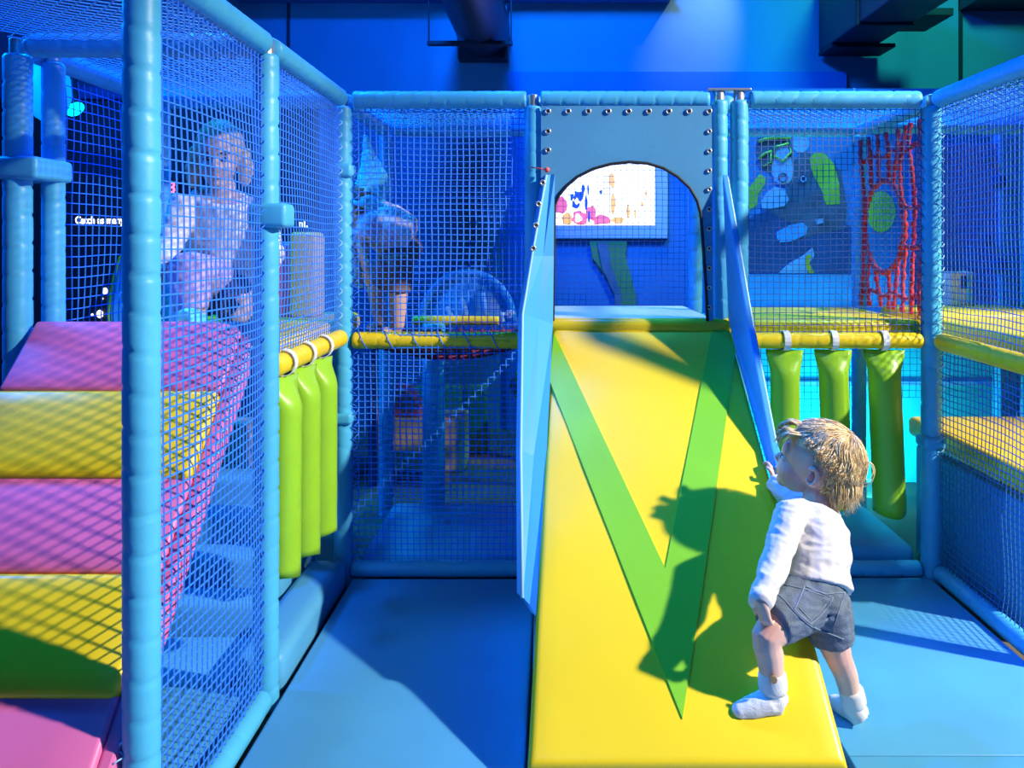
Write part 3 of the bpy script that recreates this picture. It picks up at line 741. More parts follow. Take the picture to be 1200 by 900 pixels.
line('mask_strap', [(903, 178), (903, 190), (894, 195)], 'pr_yel', .005)
pr('regulator', orb(917, 207, 11, 9), 'pr_lt', .007)
line('regulator_ring', orb(917, 208, 5, 5, 12), 'pr_navy', .005, True, .01)
pr('glove', [(891, 238), (898, 226), (908, 219), (920, 222), (924, 234), (920, 241), (902, 245), (893, 244)], 'pr_lt', .006)
pr('hand', [(910, 272), (925, 264), (940, 261), (946, 266), (944, 275), (926, 283), (914, 284), (910, 279)], 'pr_cyan', .006)
line('buckle', orb(941, 210, 3, 3, 10), 'pr_lt', .004, True)
pr('buckle_plate', [(955, 257), (964, 256), (966, 261), (957, 263)], 'pr_lt', .006)
pr('fin', [(912, 320), (925, 308), (940, 300), (952, 290), (954, 300), (945, 312), (946, 320)], 'pr_lt', .005)
pr('fin_tip', [(944, 300), (950, 298), (948, 308), (954, 320), (948, 320), (943, 310)], 'pr_org', .007)
pr('bubbles', orb(938, 168, 10, 11), 'pr_lt', .0035)
pr('second_tank', orb(1032, 248, 17, 24), 'pr_yel', .004)
MB().box((1.838, YMU - .012, 0.98), (1.85, YMU, 2.35)).build('joint', M['pr_lt'], ml)
# turquoise board under the mural
tb = empty('turquoise_board', (1.9, 4.7, 0.0), 'bright turquoise board behind the hanging rollers and low shelf', 'board')
MB().box((0.88, 4.66, -0.05), (2.95, 4.74, 0.55)).build('lower_panel', M['teal'], tb, bevel=0.004)
MB().box((0.88, 4.67, 0.553), (2.95, 4.74, 0.97)).build('upper_panel', M['teal'], tb, bevel=0.004)
MB().box((0.88, 4.65, 0.54), (2.95, 4.66, 0.565)).build('rail', M['pr_lt'], tb)
# violet board with grab holes, white cabinet
vb = empty('violet_board', (2.1, 4.3, -0.05), 'violet climbing board with dark hand holds in the right-hand bay', 'board')
MB().box((1.98, 4.22, 1.0), (2.52, 4.27, 1.95)).build('panel', M['violet'], vb, bevel=0.006)
MB().box((2.45, 4.20, -0.05), (2.56, 4.28, 2.0)).build('edge_post', M['vinyl'], vb, bevel=0.01)
for (x, y, r) in ((1171, 213, .04), (1172, 311, .045), (1158, 185, .018), (1157, 280, .02)):
    p = at(x, y, 4.21); MB().ell(p, (r, .03, r), nu=12, nv=8).build('hand_hold', M['navy'], vb, smooth=True)
wc = empty('white_cabinet', (2.12, 4.0, 1.09), 'small pale cabinet with dark square window on the far platform', 'cabinet')
p0 = at(1106, 358, 3.93); p1 = at(1132, 318, 3.93)
MB().box((p0.x, 3.86, 1.086), (p1.x, 3.95, p1.z)).build('case', M['white'], wc, bevel=0.006)
MB().box((p0.x + .05, 3.853, p1.z - .085), (p0.x + .10, 3.862, p1.z - .02)).build('window', M['navy'], wc, bevel=0.002)
MB().box((p1.x - .03, 3.852, 1.10), (p1.x - .02, 3.862, p1.z - .01)).build('door_edge', M['cyan'], wc)
# bright screen on the back wall
YS = 5.95
sc = empty('screen', (0.4, YS, 1.4), 'large bright screen with grey frame seen through the arch', 'screen')
def sq(x, y): return at(x, y, YS)
a_, b_ = sq(628, 280), sq(783, 150)
MB().box((a_.x, YS, a_.z), (b_.x, YS + .06, b_.z)).build('frame', M['grey_frame'], sc, bevel=0.01)
MB().prism([sq(636, 264) + V((0, -.006, 0)), sq(767, 264) + V((0, -.006, 0)), sq(767, 165) + V((0, -.006, 0)), sq(636, 165) + V((0, -.006, 0))], (0, .012, 0)).build('display', M['scr_white'], sc)
rs = random.Random(5); lay = [0]
def blotch(cx, cy, rx, ry, m, k=11):
    lay[0] += 1
    pts = [(cx + rx * (0.6 + .5 * rs.random()) * math.cos(2*math.pi*i/k), cy + ry * (0.6 + .5 * rs.random()) * math.sin(2*math.pi*i/k)) for i in range(k)]
    o_ = -.007 - .0006 * lay[0]
    MB().prism([sq(x, min(max(y, 166), 263.5)) + V((0, o_, 0)) for x, y in pts], (0, .0005, 0)).build('picture_patch', M[m], sc)
for (cx, cy, rx, ry, m) in [(655, 240, 11, 11, 'scr_red'), (652, 225, 8, 8, 'scr_cream'), (665, 257, 8, 8, 'scr_org'), (680, 256, 13, 9, 'scr_red'), (705, 258, 14, 7, 'scr_red'), (714, 225, 10, 26, 'scr_cream'),
        (717, 212, 4, 10, 'scr_org'), (718, 240, 3, 14, 'scr_org'), (736, 248, 2.5, 9, 'scr_org'), (744, 250, 2, 8, 'scr_org'), (753, 237, 3, 9, 'scr_cream'), (752, 240, 2, 4, 'scr_org'), (757, 226, 1.6, 6, 'scr_org'), (692, 250, 7, 10, 'scr_red'), (724, 258, 10, 4, 'scr_org'),
        (678, 230, 7, 8, 'scr_blue'), (674, 240, 6, 6, 'scr_blue'), (683, 222, 2.5, 8, 'scr_blue'), (670, 231, 3, 5, 'scr_blue'), (687, 238, 2, 12, 'scr_blue'), (689, 222, 1.4, 8, 'scr_blue'), (704, 225, 2.5, 3, 'scr_blue'), (676, 236, 3, 4, 'scr_white'), (677, 256, 5, 7, 'scr_white'), (690, 254, 1.6, 9, 'scr_blue')]:
    blotch(cx, cy, rx, ry, m)
struct('trim_5', MB().box((-0.35, 6.0, -0.05), (2.3, 6.04, 2.75)), M['wall_dark'])
sw = empty('seaweed_cutout', (0.75, 5.9, 0.8), 'olive green seaweed cut-out on the wall below the screen', 'cutout')
MB().prism([at(x, y, 5.97) for x, y in ((690, 282), (735, 282), (733, 300), (740, 325), (745, 345), (746, 375), (724, 375), (720, 345), (708, 322), (694, 303))], (0, .03, 0)).build('blade', M['d_green'], sw, bevel=0.006)
MB().prism([at(x, y, 5.96) for x, y in ((700, 284), (712, 284), (716, 310), (728, 345), (730, 374), (724, 374), (720, 345), (706, 315))], (0, .01, 0)).build('vein', M['olive'] if 'olive' in M else M['pr_grey'], sw)

# dark game screen with glowing words (left)
YG = 4.9
gs = empty('game_screen', (-2.4, YG, 0.0), 'dark projection game screen with glowing white words', 'screen')
MB().box((-4.4, YG, -0.05), (-1.50, YG + .06, 2.32)).build('panel', M['black'], gs, bevel=0.01)
MB().box((-4.45, YG - .02, 2.32), (-1.47, YG + .06, 2.40)).build('top_rail', M['navy'], gs, bevel=0.01)
def words(txt, px, py, size, m, parent, Y, name='lettering', rx=1.0):
    cu = bpy.data.curves.new('txt', 'FONT'); cu.body = txt; cu.size = size; cu.extrude = 0.001; cu.offset = size * 0.018
    ob = bpy.data.objects.new('txt', cu); C.objects.link(ob)
    dg = bpy.context.evaluated_depsgraph_get(); dg.update()
    me = bpy.data.meshes.new_from_object(ob.evaluated_get(dg)); bpy.data.objects.remove(ob)
    me.transform(Matrix.Translation(at(px, py, Y)) @ Matrix.Rotation(math.radians(90), 4, 'X') @ Matrix.Diagonal((rx, 1, 1, 1)))
    me.materials.clear(); me.materials.append(M[m])
    return link(name, me, parent)
words('Catch as many', 88, 262, 0.066, 'glow_white', gs, YG - .003, rx=.80)
words('cr', 184, 262, 0.066, 'glow_white', gs, YG - .003, rx=.80)
words('nt.', 350, 266, 0.066, 'glow_white', gs, YG - .003, rx=.86)
for (x, y, r) in ((123, 341, .018), (117, 368, .022), (108, 369, .008), (120, 350, .006), (262, 340, .012), (268, 352, .02), (272, 366, .008), (264, 352, .008)):
    MB().ell(at(x, y, YG - .01), (r, .004, r * 1.2), nu=10, nv=6).build('bubble', M['glow_white'], gs, smooth=True)
dd = empty('digit_display', tuple(at(202, 228, 4.88)), 'small display showing a glowing red 3', 'display')
p = at(202, 220, 4.88)
MB().box((p.x - .05, 4.86, p.z - .06), (p.x + .05, 4.90, p.z + .06)).build('case', M['black'], dd, bevel=0.006)
words('3', 197, 226, 0.10, 'glow_red', dd, 4.855, 'digit')
tag(MB().ell(at(188, 156, 4.893), (.012, .012, .012), nu=8, nv=6).build('indicator_light', M['glow_red'], smooth=True), 'tiny red indicator light above the display with a red 3', 'light')
lf = empty('led_lamp', tuple(at(88, 128, 4.4)), 'glowing cyan LED lamp on a stalk in the dark room', 'lamp')
MB().ell(at(88, 128, 4.4), (.055, .03, .035), rot=Matrix.Rotation(-.5, 3, 'Y'), nu=14, nv=8).build('lens', M['glow_cyan'], lf, smooth=True)
MB().tube([at(88, 128, 4.43), at(86, 80, 4.5), at(86, -100, 4.5)], 0.02, 8).build('stalk', M['black'], lf, smooth=True)
gl = empty('pale_pod', tuple(at(52, 140, 4.0)), 'pale rounded pod behind the net beside the deep blue posts', 'lamp')
MB().ell(at(56, 105, 4.0), (.11, .11, .17), nu=20, nv=12).build('globe', M['pod_glow'], gl, smooth=True)  # pod glows in place of the cyan light on it
MB().tube([at(56, 70, 4.0), at(56, -60, 4.0)], 0.012, 8).build('cable', M['black'], gl)
# curved blue cushion with green edge on the platform
bc = empty('curved_cushion', (-2.2, 4.0, -0.05), 'curved blue cushion with a thin green edge at the head of the ramp', 'cushion')
cv = [(128, 616), (128, 381), (127, 368), (129, 350), (133, 325), (140, 302), (150, 285), (168, 278), (190, 282), (200, 300), (200, 616)]
MB().prism([at(x, y, 4.0) for x, y in cv], (0, .10, 0)).build('body', M['vinyl'], bc, bevel=0.012)
MB().tube([at(x, y, 3.992) for x, y in cv[:8]], 0.006, 6).build('green_edge', M['green'], bc, smooth=True)
# upright pink / yellow blocks seen through the upper net
ub = empty('upright_blocks', (-1.1, 3.5, 1.065), 'upright pink and yellow foam blocks behind the net over the green rollers', 'blocks')
p0, p1 = at(346, 385, 3.45), at(373, 272, 3.45)
pad('yellow_block', (p0.x - .02, 3.42, 1.067), (p1.x, 3.56, p1.z), M['yellow'], ub, 0.02)
p0, p1 = at(322, 385, 3.45), at(345, 285, 3.45)
pad('pink_block', (p0.x - .06, 3.44, 1.067), (p1.x, 3.6, p1.z), M['pink'], ub, 0.02)
# tan crate
cr = empty('tan_crate', (-1.62, 3.98, 0.0), 'small tan slatted crate seen through the ramp net', 'crate')
for i in range(4):
    z = 0.22 + i * .062; MB().box((-1.74, 3.9, z), (-1.56, 3.915, z + .055)).build('slat', M['tan'], cr, bevel=0.004)
for x in (-1.74, -1.58): MB().box((x, 3.915, -0.05), (x + .02, 4.05, .47)).build('corner_post', M['tan'], cr, bevel=0.004)
MB().box((-1.75, 3.89, .47), (-1.55, 4.06, .485)).build('lid', M['tan'], cr, bevel=0.004)

# below the child: cushions behind the rear net
cd = empty('dome_cushion', tuple(at(470, 520, 4.9)), 'coral dome cushion on a tan block behind the blue post', 'cushion')
p = at(462, 489, 4.9)
vs = [p + V((0.17 * math.cos(t), 0, 0.19 * math.sin(t))) for t in [math.pi * i / 16 for i in range(17)]]
MB().prism(vs, (0, .2, 0)).build('dome', M['coral'], cd, bevel=0.02)
q = at(500, 489, 4.9); q2 = at(438, 560, 4.9)
MB().box((q2.x, 4.86, -0.05), (at(545, 489, 4.9).x, 5.15, p.z)).build('block', M['tan'], cd, bevel=0.02)
gb = empty('green_ball', tuple(at(614, 470, 5.15)), 'green ball cushion behind the net beside the slide wing', 'ball')
MB().ell(at(617, 452, 5.15), (.107, .107, .107), nu=20, nv=12).build('ball_body', M['d_green'], gb, smooth=True)
MB().tube([at(617, 452, 5.15) + V((.108 * math.cos(a), 0, .108 * math.sin(a))) for a in [2*math.pi*i/20 for i in range(20)]], .004, 5, closed=True).build('ball_seam', M['lime'], gb)
MB().tube([at(617, 470, 5.15), (at(617, 470, 5.15).x, 5.15, -.05)], [.02, .06], 10).build('stand', M['navy'], gb)
gp = empty('green_pads', tuple(at(520, 485, 5.3)), 'row of dark green cushions behind the coral dome', 'cushions')
for i, x in enumerate((497, 527, 557)):
    a = at(x, 487, 5.3); pad('cushion', (a.x - .085, 5.3, -0.05), (a.x + .085, 5.45, a.z + .2), M['d_green'], gp, 0.03)
# whale-like dome with pale ribs
wd = empty('whale_dome', tuple(at(550, 378, 4.5)), 'blue whale-shaped dome with three pale ribs behind the net', 'dome')
bm_ = MB(); c = at(548, 378, 4.55) + V((0, 0, .008)); nseg = 18; vs = []; fs = []
for i in range(nseg + 1):
    th = math.pi * i / nseg
    for j in range(7):
        s = j / 6; R = .26 - .03 * (s - .5) ** 2
        vs.append(c + V((-(.02 + R) * math.cos(th) * (0.92 + .08 * s), s * .3, (.27 + .02 * math.cos(th)) * math.sin(th) ** .9)))
for i in range(nseg):
    for j in range(6): fs.append((i*7 + j, i*7 + j + 1, (i+1)*7 + j + 1, (i+1)*7 + j))
fs.append(tuple(i*7 + 6 for i in range(nseg + 1)))
fs.append(tuple(i*7 for i in range(nseg + 1)))
bm_.add(vs, fs).build('shell', M['vinyl'], wd, smooth=True)
MB().tube([c + V((-.27 * math.cos(math.pi * i / 20), -.01, .29 * math.sin(math.pi * i / 20))) for i in range(21)], .022, 8).build('lip', M['vinyl'], wd, smooth=True)
for (x0, y0, x1, y1) in ((523, 360, 529, 378), (540, 349, 547, 378), (565, 343, 569, 378)):
    MB().tube([at(x0, y0, 4.5), at((x0 + x1) / 2 + 1, (y0 + y1) / 2, 4.49), at(x1, y1, 4.5)], [.016, .019, .021], 8).build('rib', M['lace'], wd, smooth=True)
wd2 = empty('platform_pad', tuple(at(545, 395, 4.5)), 'dark blue pad under the whale-shaped dome', 'pad')
a = at(420, 379, 4.45); b = at(628, 379, 4.45)
pad('pad_body', (a.x, 4.42, a.z - .10), (b.x, 4.88, a.z), M['navy'], wd2, 0.02)
for x in (a.x + .05, b.x - .05): MB().tube([(x, 4.6, a.z - .1), (x, 4.6, -.05)], .03, 8).build('support', M['navy'], wd2)
sn_ = empty('snail_toy', tuple(at(592, 376, 4.44)), 'little pale snail figure beside the whale-shaped dome', 'toy')
pc = at(597, 368, 4.42); MB().tube([pc + V((.022 * math.cos(t) * (1 - t / 14), 0, .022 * math.sin(t) * (1 - t / 14))) for t in [i * .4 for i in range(26)]], .009, 6).build('shell', M['white'], sn_, smooth=True)
MB().tube([at(589, 377, 4.42), at(588, 372, 4.42), at(589, 366, 4.42)], [.014, .011, .014], 8).build('neck', M['white'], sn_, smooth=True)

# ------------------------------------------------------------------ people
def blob(name, mb, m, parent=None, voxel=0.006, smooth_it=6, fold=None):
    """Merge overlapping tapered limbs into one continuous skin."""
    me = mb.mesh(name); ob = bpy.data.objects.new('tmp', me); C.objects.link(ob)
    bm = bmesh.new(); bm.from_mesh(me); bmesh.ops.recalc_face_normals(bm, faces=bm.faces); bm.to_mesh(me); bm.free()
    r = ob.modifiers.new('r', 'REMESH'); r.mode = 'VOXEL'; r.voxel_size = voxel; r.adaptivity = 0
    s_ = ob.modifiers.new('s', 'SMOOTH'); s_.factor = 0.5; s_.iterations = smooth_it
    dg = bpy.context.evaluated_depsgraph_get(); dg.update()
    out = bpy.data.meshes.new_from_object(ob.evaluated_get(dg)); bpy.data.objects.remove(ob)
    out.name = name
    if fold:
        ns = [v_.normal.copy() for v_ in out.vertices]
        for v_, n_ in zip(out.vertices, ns): v_.co += n_ * fold(v_.co)
    out.materials.clear(); out.materials.append(m)
    out.polygons.foreach_set('use_smooth', [True] * len(out.polygons)); out.update()
    return link(name, out, parent)

def hand(mb, wrist, dirn, palm_n, side, size=1.0, curl=0.9):
    """Palm with four unequal bent fingers and a thumb leaving the side of the palm. side: towards the thumb."""
    d_ = V(dirn).normalized(); n_ = V(palm_n); n_ = (n_ - d_ * n_.dot(d_)).normalized(); s_ = V(side); s_ = (s_ - d_ * s_.dot(d_) - n_ * s_.dot(n_)).normalized()
    w0 = V(wrist); L = 0.05 * size
    mb.tube([w0 - d_ * .01, w0 + d_ * L * .4, w0 + d_ * L], [(.014 * size, .018 * size), (.012 * size, .023 * size), (.010 * size, .022 * size)], 10, ref=n_)
    for i, (off, ln) in enumerate(((.017, .036), (.006, .041), (-.005, .038), (-.016, .030))):
        p = w0 + d_ * (L * .92) + s_ * off * size; ln *= size; pts = [p]; a = 0.25 * curl
        for k in range(3):
            p = p + (d_ * math.cos(a) + n_ * math.sin(a)) * ln * (.42, .33, .25)[k]; pts.append(p); a += curl * .8
        mb.tube(pts, [.0066 * size, .0062 * size, .0056 * size, .0044 * size], 7)
    p = w0 + d_ * (L * .3) + s_ * .020 * size
    mb.tube([p - s_ * .006 * size, p + (s_ * .8 + d_ * .6) * .016 * size, p + (s_ * .8 + d_ * .6) * .016 * size + (d_ * .9 + n_ * .5) * .017 * size], [.0085 * size, .0072 * size, .0055 * size], 7)

def frame(f, up=(0, 0, 1)):
    f = V(f).normalized(); l = V(up).cross(f).normalized(); u_ = f.cross(l).normalized()
    return f, l, u_, Matrix((f, l, u_)).transposed()

def strands(mb, pts_fn, n, seed, nm=3):
    rs_ = random.Random(seed)
    for i in range(n):
        p = pts_fn(rs_)
        if p is None: continue
        pts, r0 = p
        k = len(pts); mb.tube(pts, [r0 * (1 - .75 * (j / (k - 1)) ** 2) for j in range(k)], 3, mi=rs_.randrange(nm), cap=True)

# ---- the toddler
sk = MB()
hf, hl, hu, hR = frame((-0.86, 0.44, 0.24)); hC = at(957, 541, 2.40)
H = lambda a, b, c: hC + hf * a + hl * b + hu * c
sk.ell(H(-.012, 0, .012), (.112, .093, .104), hR, 24, 16)                    # skull
sk.ell(H(.045, 0, -.045), (.066, .070, .068), hR, 20, 12)                    # face
sk.ell(H(.058, .030, -.045), (.036, .036, .034), hR, 14, 10)                 # cheeks
sk.ell(H(.058, -.030, -.045), (.036, .036, .034), hR, 14, 10)
sk.ell(H(.078, 0, -.090), (.026, .030, .022), hR, 14, 10)                    # chin
sk.ell(H(.088, 0, .012), (.022, .055, .035), hR, 14, 10)                     # brow
sk.tube([H(.100, 0, -.008), H(.116, 0, -.030), H(.104, 0, -.040)], [.009, .013, .010], 10)   # nose
sk.ell(H(.105, 0, -.062), (.012, .020, .006), hR, 12, 8)                     # upper lip
sk.ell(H(.101, 0, -.073), (.012, .016, .006), hR, 12, 8)
for sgn in (1, -1):                                                            # ears
    for i in range(10):
        t0, t1 = -2.0 + i * .46, -2.0 + (i + 1) * .46
        e0 = H(-.012 - .019 * math.cos(t0), sgn * (.094 + .006), -.018 + .026 * math.sin(t0 + 1.2))
    earp = [H(-.008 + .018 * math.cos(a), sgn * (.096 + .008 * (math.cos(a) < 0)), -.020 + .026 * math.sin(a)) for a in [0.6 + i * .52 for i in range(11)]]
    sk.tube(earp, [.006] * 11, 7)
    sk.ell(H(-.008, sgn * .090, -.024), (.015, .010, .021), hR, 10, 8)
nb = at(958, 600, 2.35)
sk.tube([H(-.03, 0, -.07), nb + V((0, 0, .03)), nb - V((0, 0, .05))], [.050, .046, .06], 14)
hipc = at(950, 706, 2.20)
sk.tube([nb, at(958, 630, 2.31), at(958, 665, 2.26), hipc], [(.05, .055), (.07, .085), (.068, .08), (.07, .082)], 16, ref=(-.5, .85, 0))
shL, elL, wrL = at(926, 603, 2.27), at(911, 652, 2.18), at(890, 708, 2.06)
sk.tube([shL, elL, wrL], [.034, .030, .021], 12)
shR, elR, wrR = at(972, 612, 2.40), at(932, 590, 2.50), at(908, 562, 2.60)
sk.tube([nb - V((0, 0, .05)), shR, elR, wrR], [.05, .034, .029, .021], 12)
hand(sk, wrL + V((.004, -.006, .004)), (.22, -.10, -1), (0.75, 0.65, 0), (-.65, .75, 0), 0.92, 1.5)
hand(sk, wrR, at(901, 536, 2.665) - wrR, (-.75, .55, -.2), (-.4, -.5, .5), 0.95, 0.9)
knL, anL = at(896, 741, 2.075), at(906, 800, 2.07)
sk.tube([at(934, 712, 2.17), at(917, 729, 2.115), at(905, 739, 2.088), at(898.5, 748, 2.078), at(899, 757, 2.077), at(902, 768, 2.078), anL], [.060, .052, .046, .042, .039, .038, .030], 16)
knR, anR = at(983, 771, 2.19), at(999, 824, 2.225)
sk.tube([at(966, 712, 2.20), at(974, 745, 2.20), knR, at(991, 790, 2.21), anR], [.062, .050, .037, .034, .027], 16)
toeL, heelL = at(868, 832, 2.055), at(914, 824, 2.07)
sk.tube([heelL, anL.lerp(toeL, .45) - V((0, 0, .025)), toeL], [.026, .026, .018], 12)
toeR, heelR = at(979, 823, 2.285), at(1009, 840, 2.215)
sk.tube([heelR, heelR.lerp(toeR, .5) + V((0, 0, .008)), toeR], [.024, .026, .018], 12)
sk.tube([anR, heelR], .026, 10); sk.tube([anL, heelL], .026, 10)
tod = blob('person', sk, M['skin'], None, 0.003, 5)
ta = tod.data.color_attributes.new('tint', 'FLOAT_COLOR', 'POINT')
tp = [(H(.075, .062, -.045), .04), (H(.075, -.062, -.045), .04), (H(-.008, .1, -.02), .03), (H(.116, 0, -.03), .014), (knL, .04), (knR, .04)]
for i_, v_ in enumerate(tod.data.vertices):
    q = max(math.exp(-((v_.co - c_).length / r_) ** 2) for c_, r_ in tp); ta.data[i_].color = (q, q, q, 1)
sm_ = M['skin'].copy(); sm_.name = 'skin_toddler'; nt_ = sm_.node_tree; b_n = nt_.nodes['Principled BSDF']
at_ = nt_.nodes.new('ShaderNodeAttribute'); at_.attribute_name = 'tint'; mx_ = nt_.nodes.new('ShaderNodeMixRGB')
mx_.inputs[2].default_value = (0.78, 0.27, 0.22, 1); lk_ = b_n.inputs['Base Color'].links[0].from_socket
mu_ = nt_.nodes.new('ShaderNodeMath'); mu_.operation = 'MULTIPLY'; mu_.inputs[1].default_value = 0.6
nt_.links.new(at_.outputs['Fac'], mu_.inputs[0]); nt_.links.new(mu_.outputs[0], mx_.inputs[0]); nt_.links.new(lk_, mx_.inputs[1]); nt_.links.new(mx_.outputs[0], b_n.inputs['Base Color'])
tod.data.materials[0] = sm_
tag(tod, 'blond toddler in white top and denim shorts climbing onto the yellow slide', 'person')
# eyes, brows, lips, cheeks
for sgn in (1, -1):
    MB().ell(H(.092, sgn * .034, -.012), (.012, .013, .010), hR, 12, 8).build('eye', M['white'], tod, smooth=True)
    MB().ell(H(.100, sgn * .035, -.012), (.005, .0075, .0075), hR, 12, 8).build('iris', M['eye'], tod, smooth=True)
    MB().tube([H(.099, sgn * .018, .010), H(.098, sgn * .034, .015), H(.090, sgn * .050, .011)], [.002, .003, .0015], 6).build('eyebrow', M['hair2'], tod, smooth=True)
    MB().tube([H(.103, sgn * .024, -.005), H(.103, sgn * .035, -.001), H(.095, sgn * .047, -.006)], [.001, .0018, .001], 6).build('eyelash', M['hair_dk'], tod, smooth=True)
MB().tube([H(.112, .016, -.066), H(.118, 0, -.068), H(.112, -.016, -.066)], [.002, .0045, .002], 7).build('lips', M['lips'], tod, smooth=True)
for sgn in (1, -1):
    er = [H(-.010 - .016 * math.cos(a) + .006, sgn * (.1005 + .004 * math.cos(a)), -.020 + .024 * math.sin(a)) for a in [-1.9 + i * .36 for i in range(12)]]
    ear = MB().tube(er, [.003] + [.0052] * 9 + [.0065, .005], 8).build('ear_rim', M['skin'], tod, smooth=True)
    MB().ell(H(-.004, sgn * .0995, -.022), (.008, .002, .012), hR, 10, 8).build('ear_hollow', M['lips'], tod, smooth=True)
# hair cap + strands
hs = (.122, .104, .116); hcen = H(-.016, 0, .016)
def on_head(a, b, c, k=1.0):
    d_ = V((a, b, c)).normalized(); return hcen + hf * d_.x * hs[0] * k + hl * d_.y * hs[1] * k + hu * d_.z * hs[2] * k
def haired(d_):
    x, y, z = d_
    if x > 0.22: return z > 0.27 + 0.12 * noise.noise(V((y * 6, 0, 3)))
    if x > -0.16: return z > 0.0 + (x + .16) * .7
    return z > -0.86
mb = MB(); nu2, nv2 = 44, 30; vs = []; keep = []
for i in range(nv2 + 1):
    for j in range(nu2):
        th_ = math.pi * i / nv2; ph_ = 2 * math.pi * j / nu2
        d_ = V((math.sin(th_) * math.cos(ph_), math.sin(th_) * math.sin(ph_), math.cos(th_)))
        vs.append(on_head(*d_, 0.985 + .02 * noise.noise(d_ * 5))); keep.append(haired(d_))
fs = []
for i in range(nv2):
    for j in range(nu2):
        q = (i*nu2 + j, (i+1)*nu2 + j, (i+1)*nu2 + (j+1) % nu2, i*nu2 + (j+1) % nu2)
        if all(keep[k] for k in q): fs.append(q)
mb.add(vs, fs, 0)
crown = V((-.45, .1, .9)).normalized()
def strand_fn(rs_):
    while True:
        d_ = V((rs_.gauss(0, 1), rs_.gauss(0, 1), rs_.gauss(0, 1))).normalized()
        if haired(d_): break
    t = (d_ - crown * d_.dot(crown))
    if t.length < 1e-3: return None
    t.normalize(); sw_ = d_.cross(t) * (0.9 * noise.noise(d_ * 2.6) + .14 * rs_.uniform(-1, 1)); L = rs_.uniform(.45, .95); pts = []
    lift = 1.0 + .05 * rs_.random() + .035 * noise.noise(d_ * 7); out_ = rs_.uniform(0, .07) if d_.z < .2 or d_.x > .3 else rs_.uniform(0, .03)
    for i in range(6):
        s = i / 5; q = d_ + (t + sw_ * (s - .3) * 1.6) * (L * s)
        if q.normalized().z < -.90: break
        if q.x > -0.12 and q.normalized().z < -.02 + max(0, q.x) * .6: break
        pts.append(on_head(*q, lift + out_ * s * s + .012 * math.sin(s * 5 + d_.y * 9)))
    if len(pts) < 3: return None
    return pts, rs_.uniform(.0009, .0019)
strands(mb, strand_fn, 5200, 11)
rn_ = random.Random(21)
for k in range(420):
    an_ = rn_.uniform(-1.15, 1.15); x0 = -math.cos(an_); y0 = math.sin(an_); z0 = rn_.uniform(-.75, -.2)
    st_ = on_head(x0, y0, z0, 1.03); dn = V((rn_.uniform(-.012, .012), rn_.uniform(-.012, .012), -1)) * rn_.uniform(.03, .062)
    o_ = (st_ - hcen).normalized() * rn_.uniform(-.010, .012)
    mb.tube([st_, st_ + dn * .35 + o_ * .2, st_ + dn * .7 - o_ * .3, st_ + dn + o_], [.0018, .0017, .0013, .0005], 3, mi=rn_.randrange(3))
# loose tufts: forelock and the loop of curl at the back
for (p0, p1, p2, p3) in (((.070, .035, .082), (.108, .040, .080), (.128, .045, .062), (.126, .048, .036)), ((.06, .055, .080), (.098, .062, .076), (.116, .066, .056), (.112, .068, .030)), ((.06, .01, .100), (.104, .012, .098), (.130, .014, .076), (.132, .015, .050)), ((.06, -.03, .095), (.10, -.03, .090), (.125, -.03, .068), (.124, -.03, .042))):
    for k in range(14):
        j_ = lambda p: H(p[0] + random.uniform(-.008, .006), p[1] + random.uniform(-.012, .012), p[2] + random.uniform(-.008, .008))
        mb.tube([j_(p0), j_(p1), j_(p2), j_(p3)], [.0030, .0028, .0020, .0008], 4, mi=random.randrange(3))
for k in range(6):
    r_ = .026 + .0028 * k; cpt = H(-.146 + .002 * (k % 3), .010 * k - .02, .020 + .003 * (k % 2))
    mb.tube([cpt + hu * (r_ * math.cos(t)) - hf * (r_ * .62 * math.sin(t)) for t in [-.6 + i * .42 for i in range(11)]], [.0016, .0015, .0014, .0013, .0012, .0011, .001, .0009, .0008, .0007, .0005], 4, mi=k % 3)
mb.build('hair', [M['hair'], M['hair2'], M['hair3']], tod, smooth=True, fix=False)

def folds(amp, sc, seed=0):
    def f(p):
        q = V((p.x * sc + p.z * sc * .5, p.y * sc * .6, p.z * sc * 1.9 + seed))
        a = noise.noise(q); b = noise.noise(q * 2.3 + V((5, 1, 2)))
        return amp * (1 - abs(a) * 2.2) * .9 + amp * .35 * b
    return f
bl = (-.62, .78, 0)
shirt = MB()
shirt.tube([at(959, 598, 2.36), at(958, 606, 2.345), at(958, 622, 2.32), at(959, 645, 2.285), at(957, 668, 2.255), at(958, 690, 2.225)],
           [(.048, .056), (.072, .090), (.088, .100), (.090, .100), (.090, .098), (.096, .106)], 20, ref=bl)
shirt.tube([at(940, 602, 2.31), shL, elL, at(896, 694, 2.092), at(891, 704, 2.064)], [.045, .047, .040, .034, .030], 14)
shirt.tube([at(965, 606, 2.37), shR, elR, wrR - V((0, 0, .006))], [.05, .047, .041, .033], 14)
def shirt_fold(p):
    f0 = folds(.0032, 24)(p)
    # bunched folds across the small of the back and along the sleeve
    zz = p.z * 95 + 2.2 * noise.noise(V((p.x * 9, p.y * 9, 0)))
    return f0 + .0028 * math.sin(zz + p.x * 30) * max(0, 1 - abs(p.z - .46) / .14)
sh = blob('shirt', shirt, M['cotton'], tod, 0.0045, 3, shirt_fold)
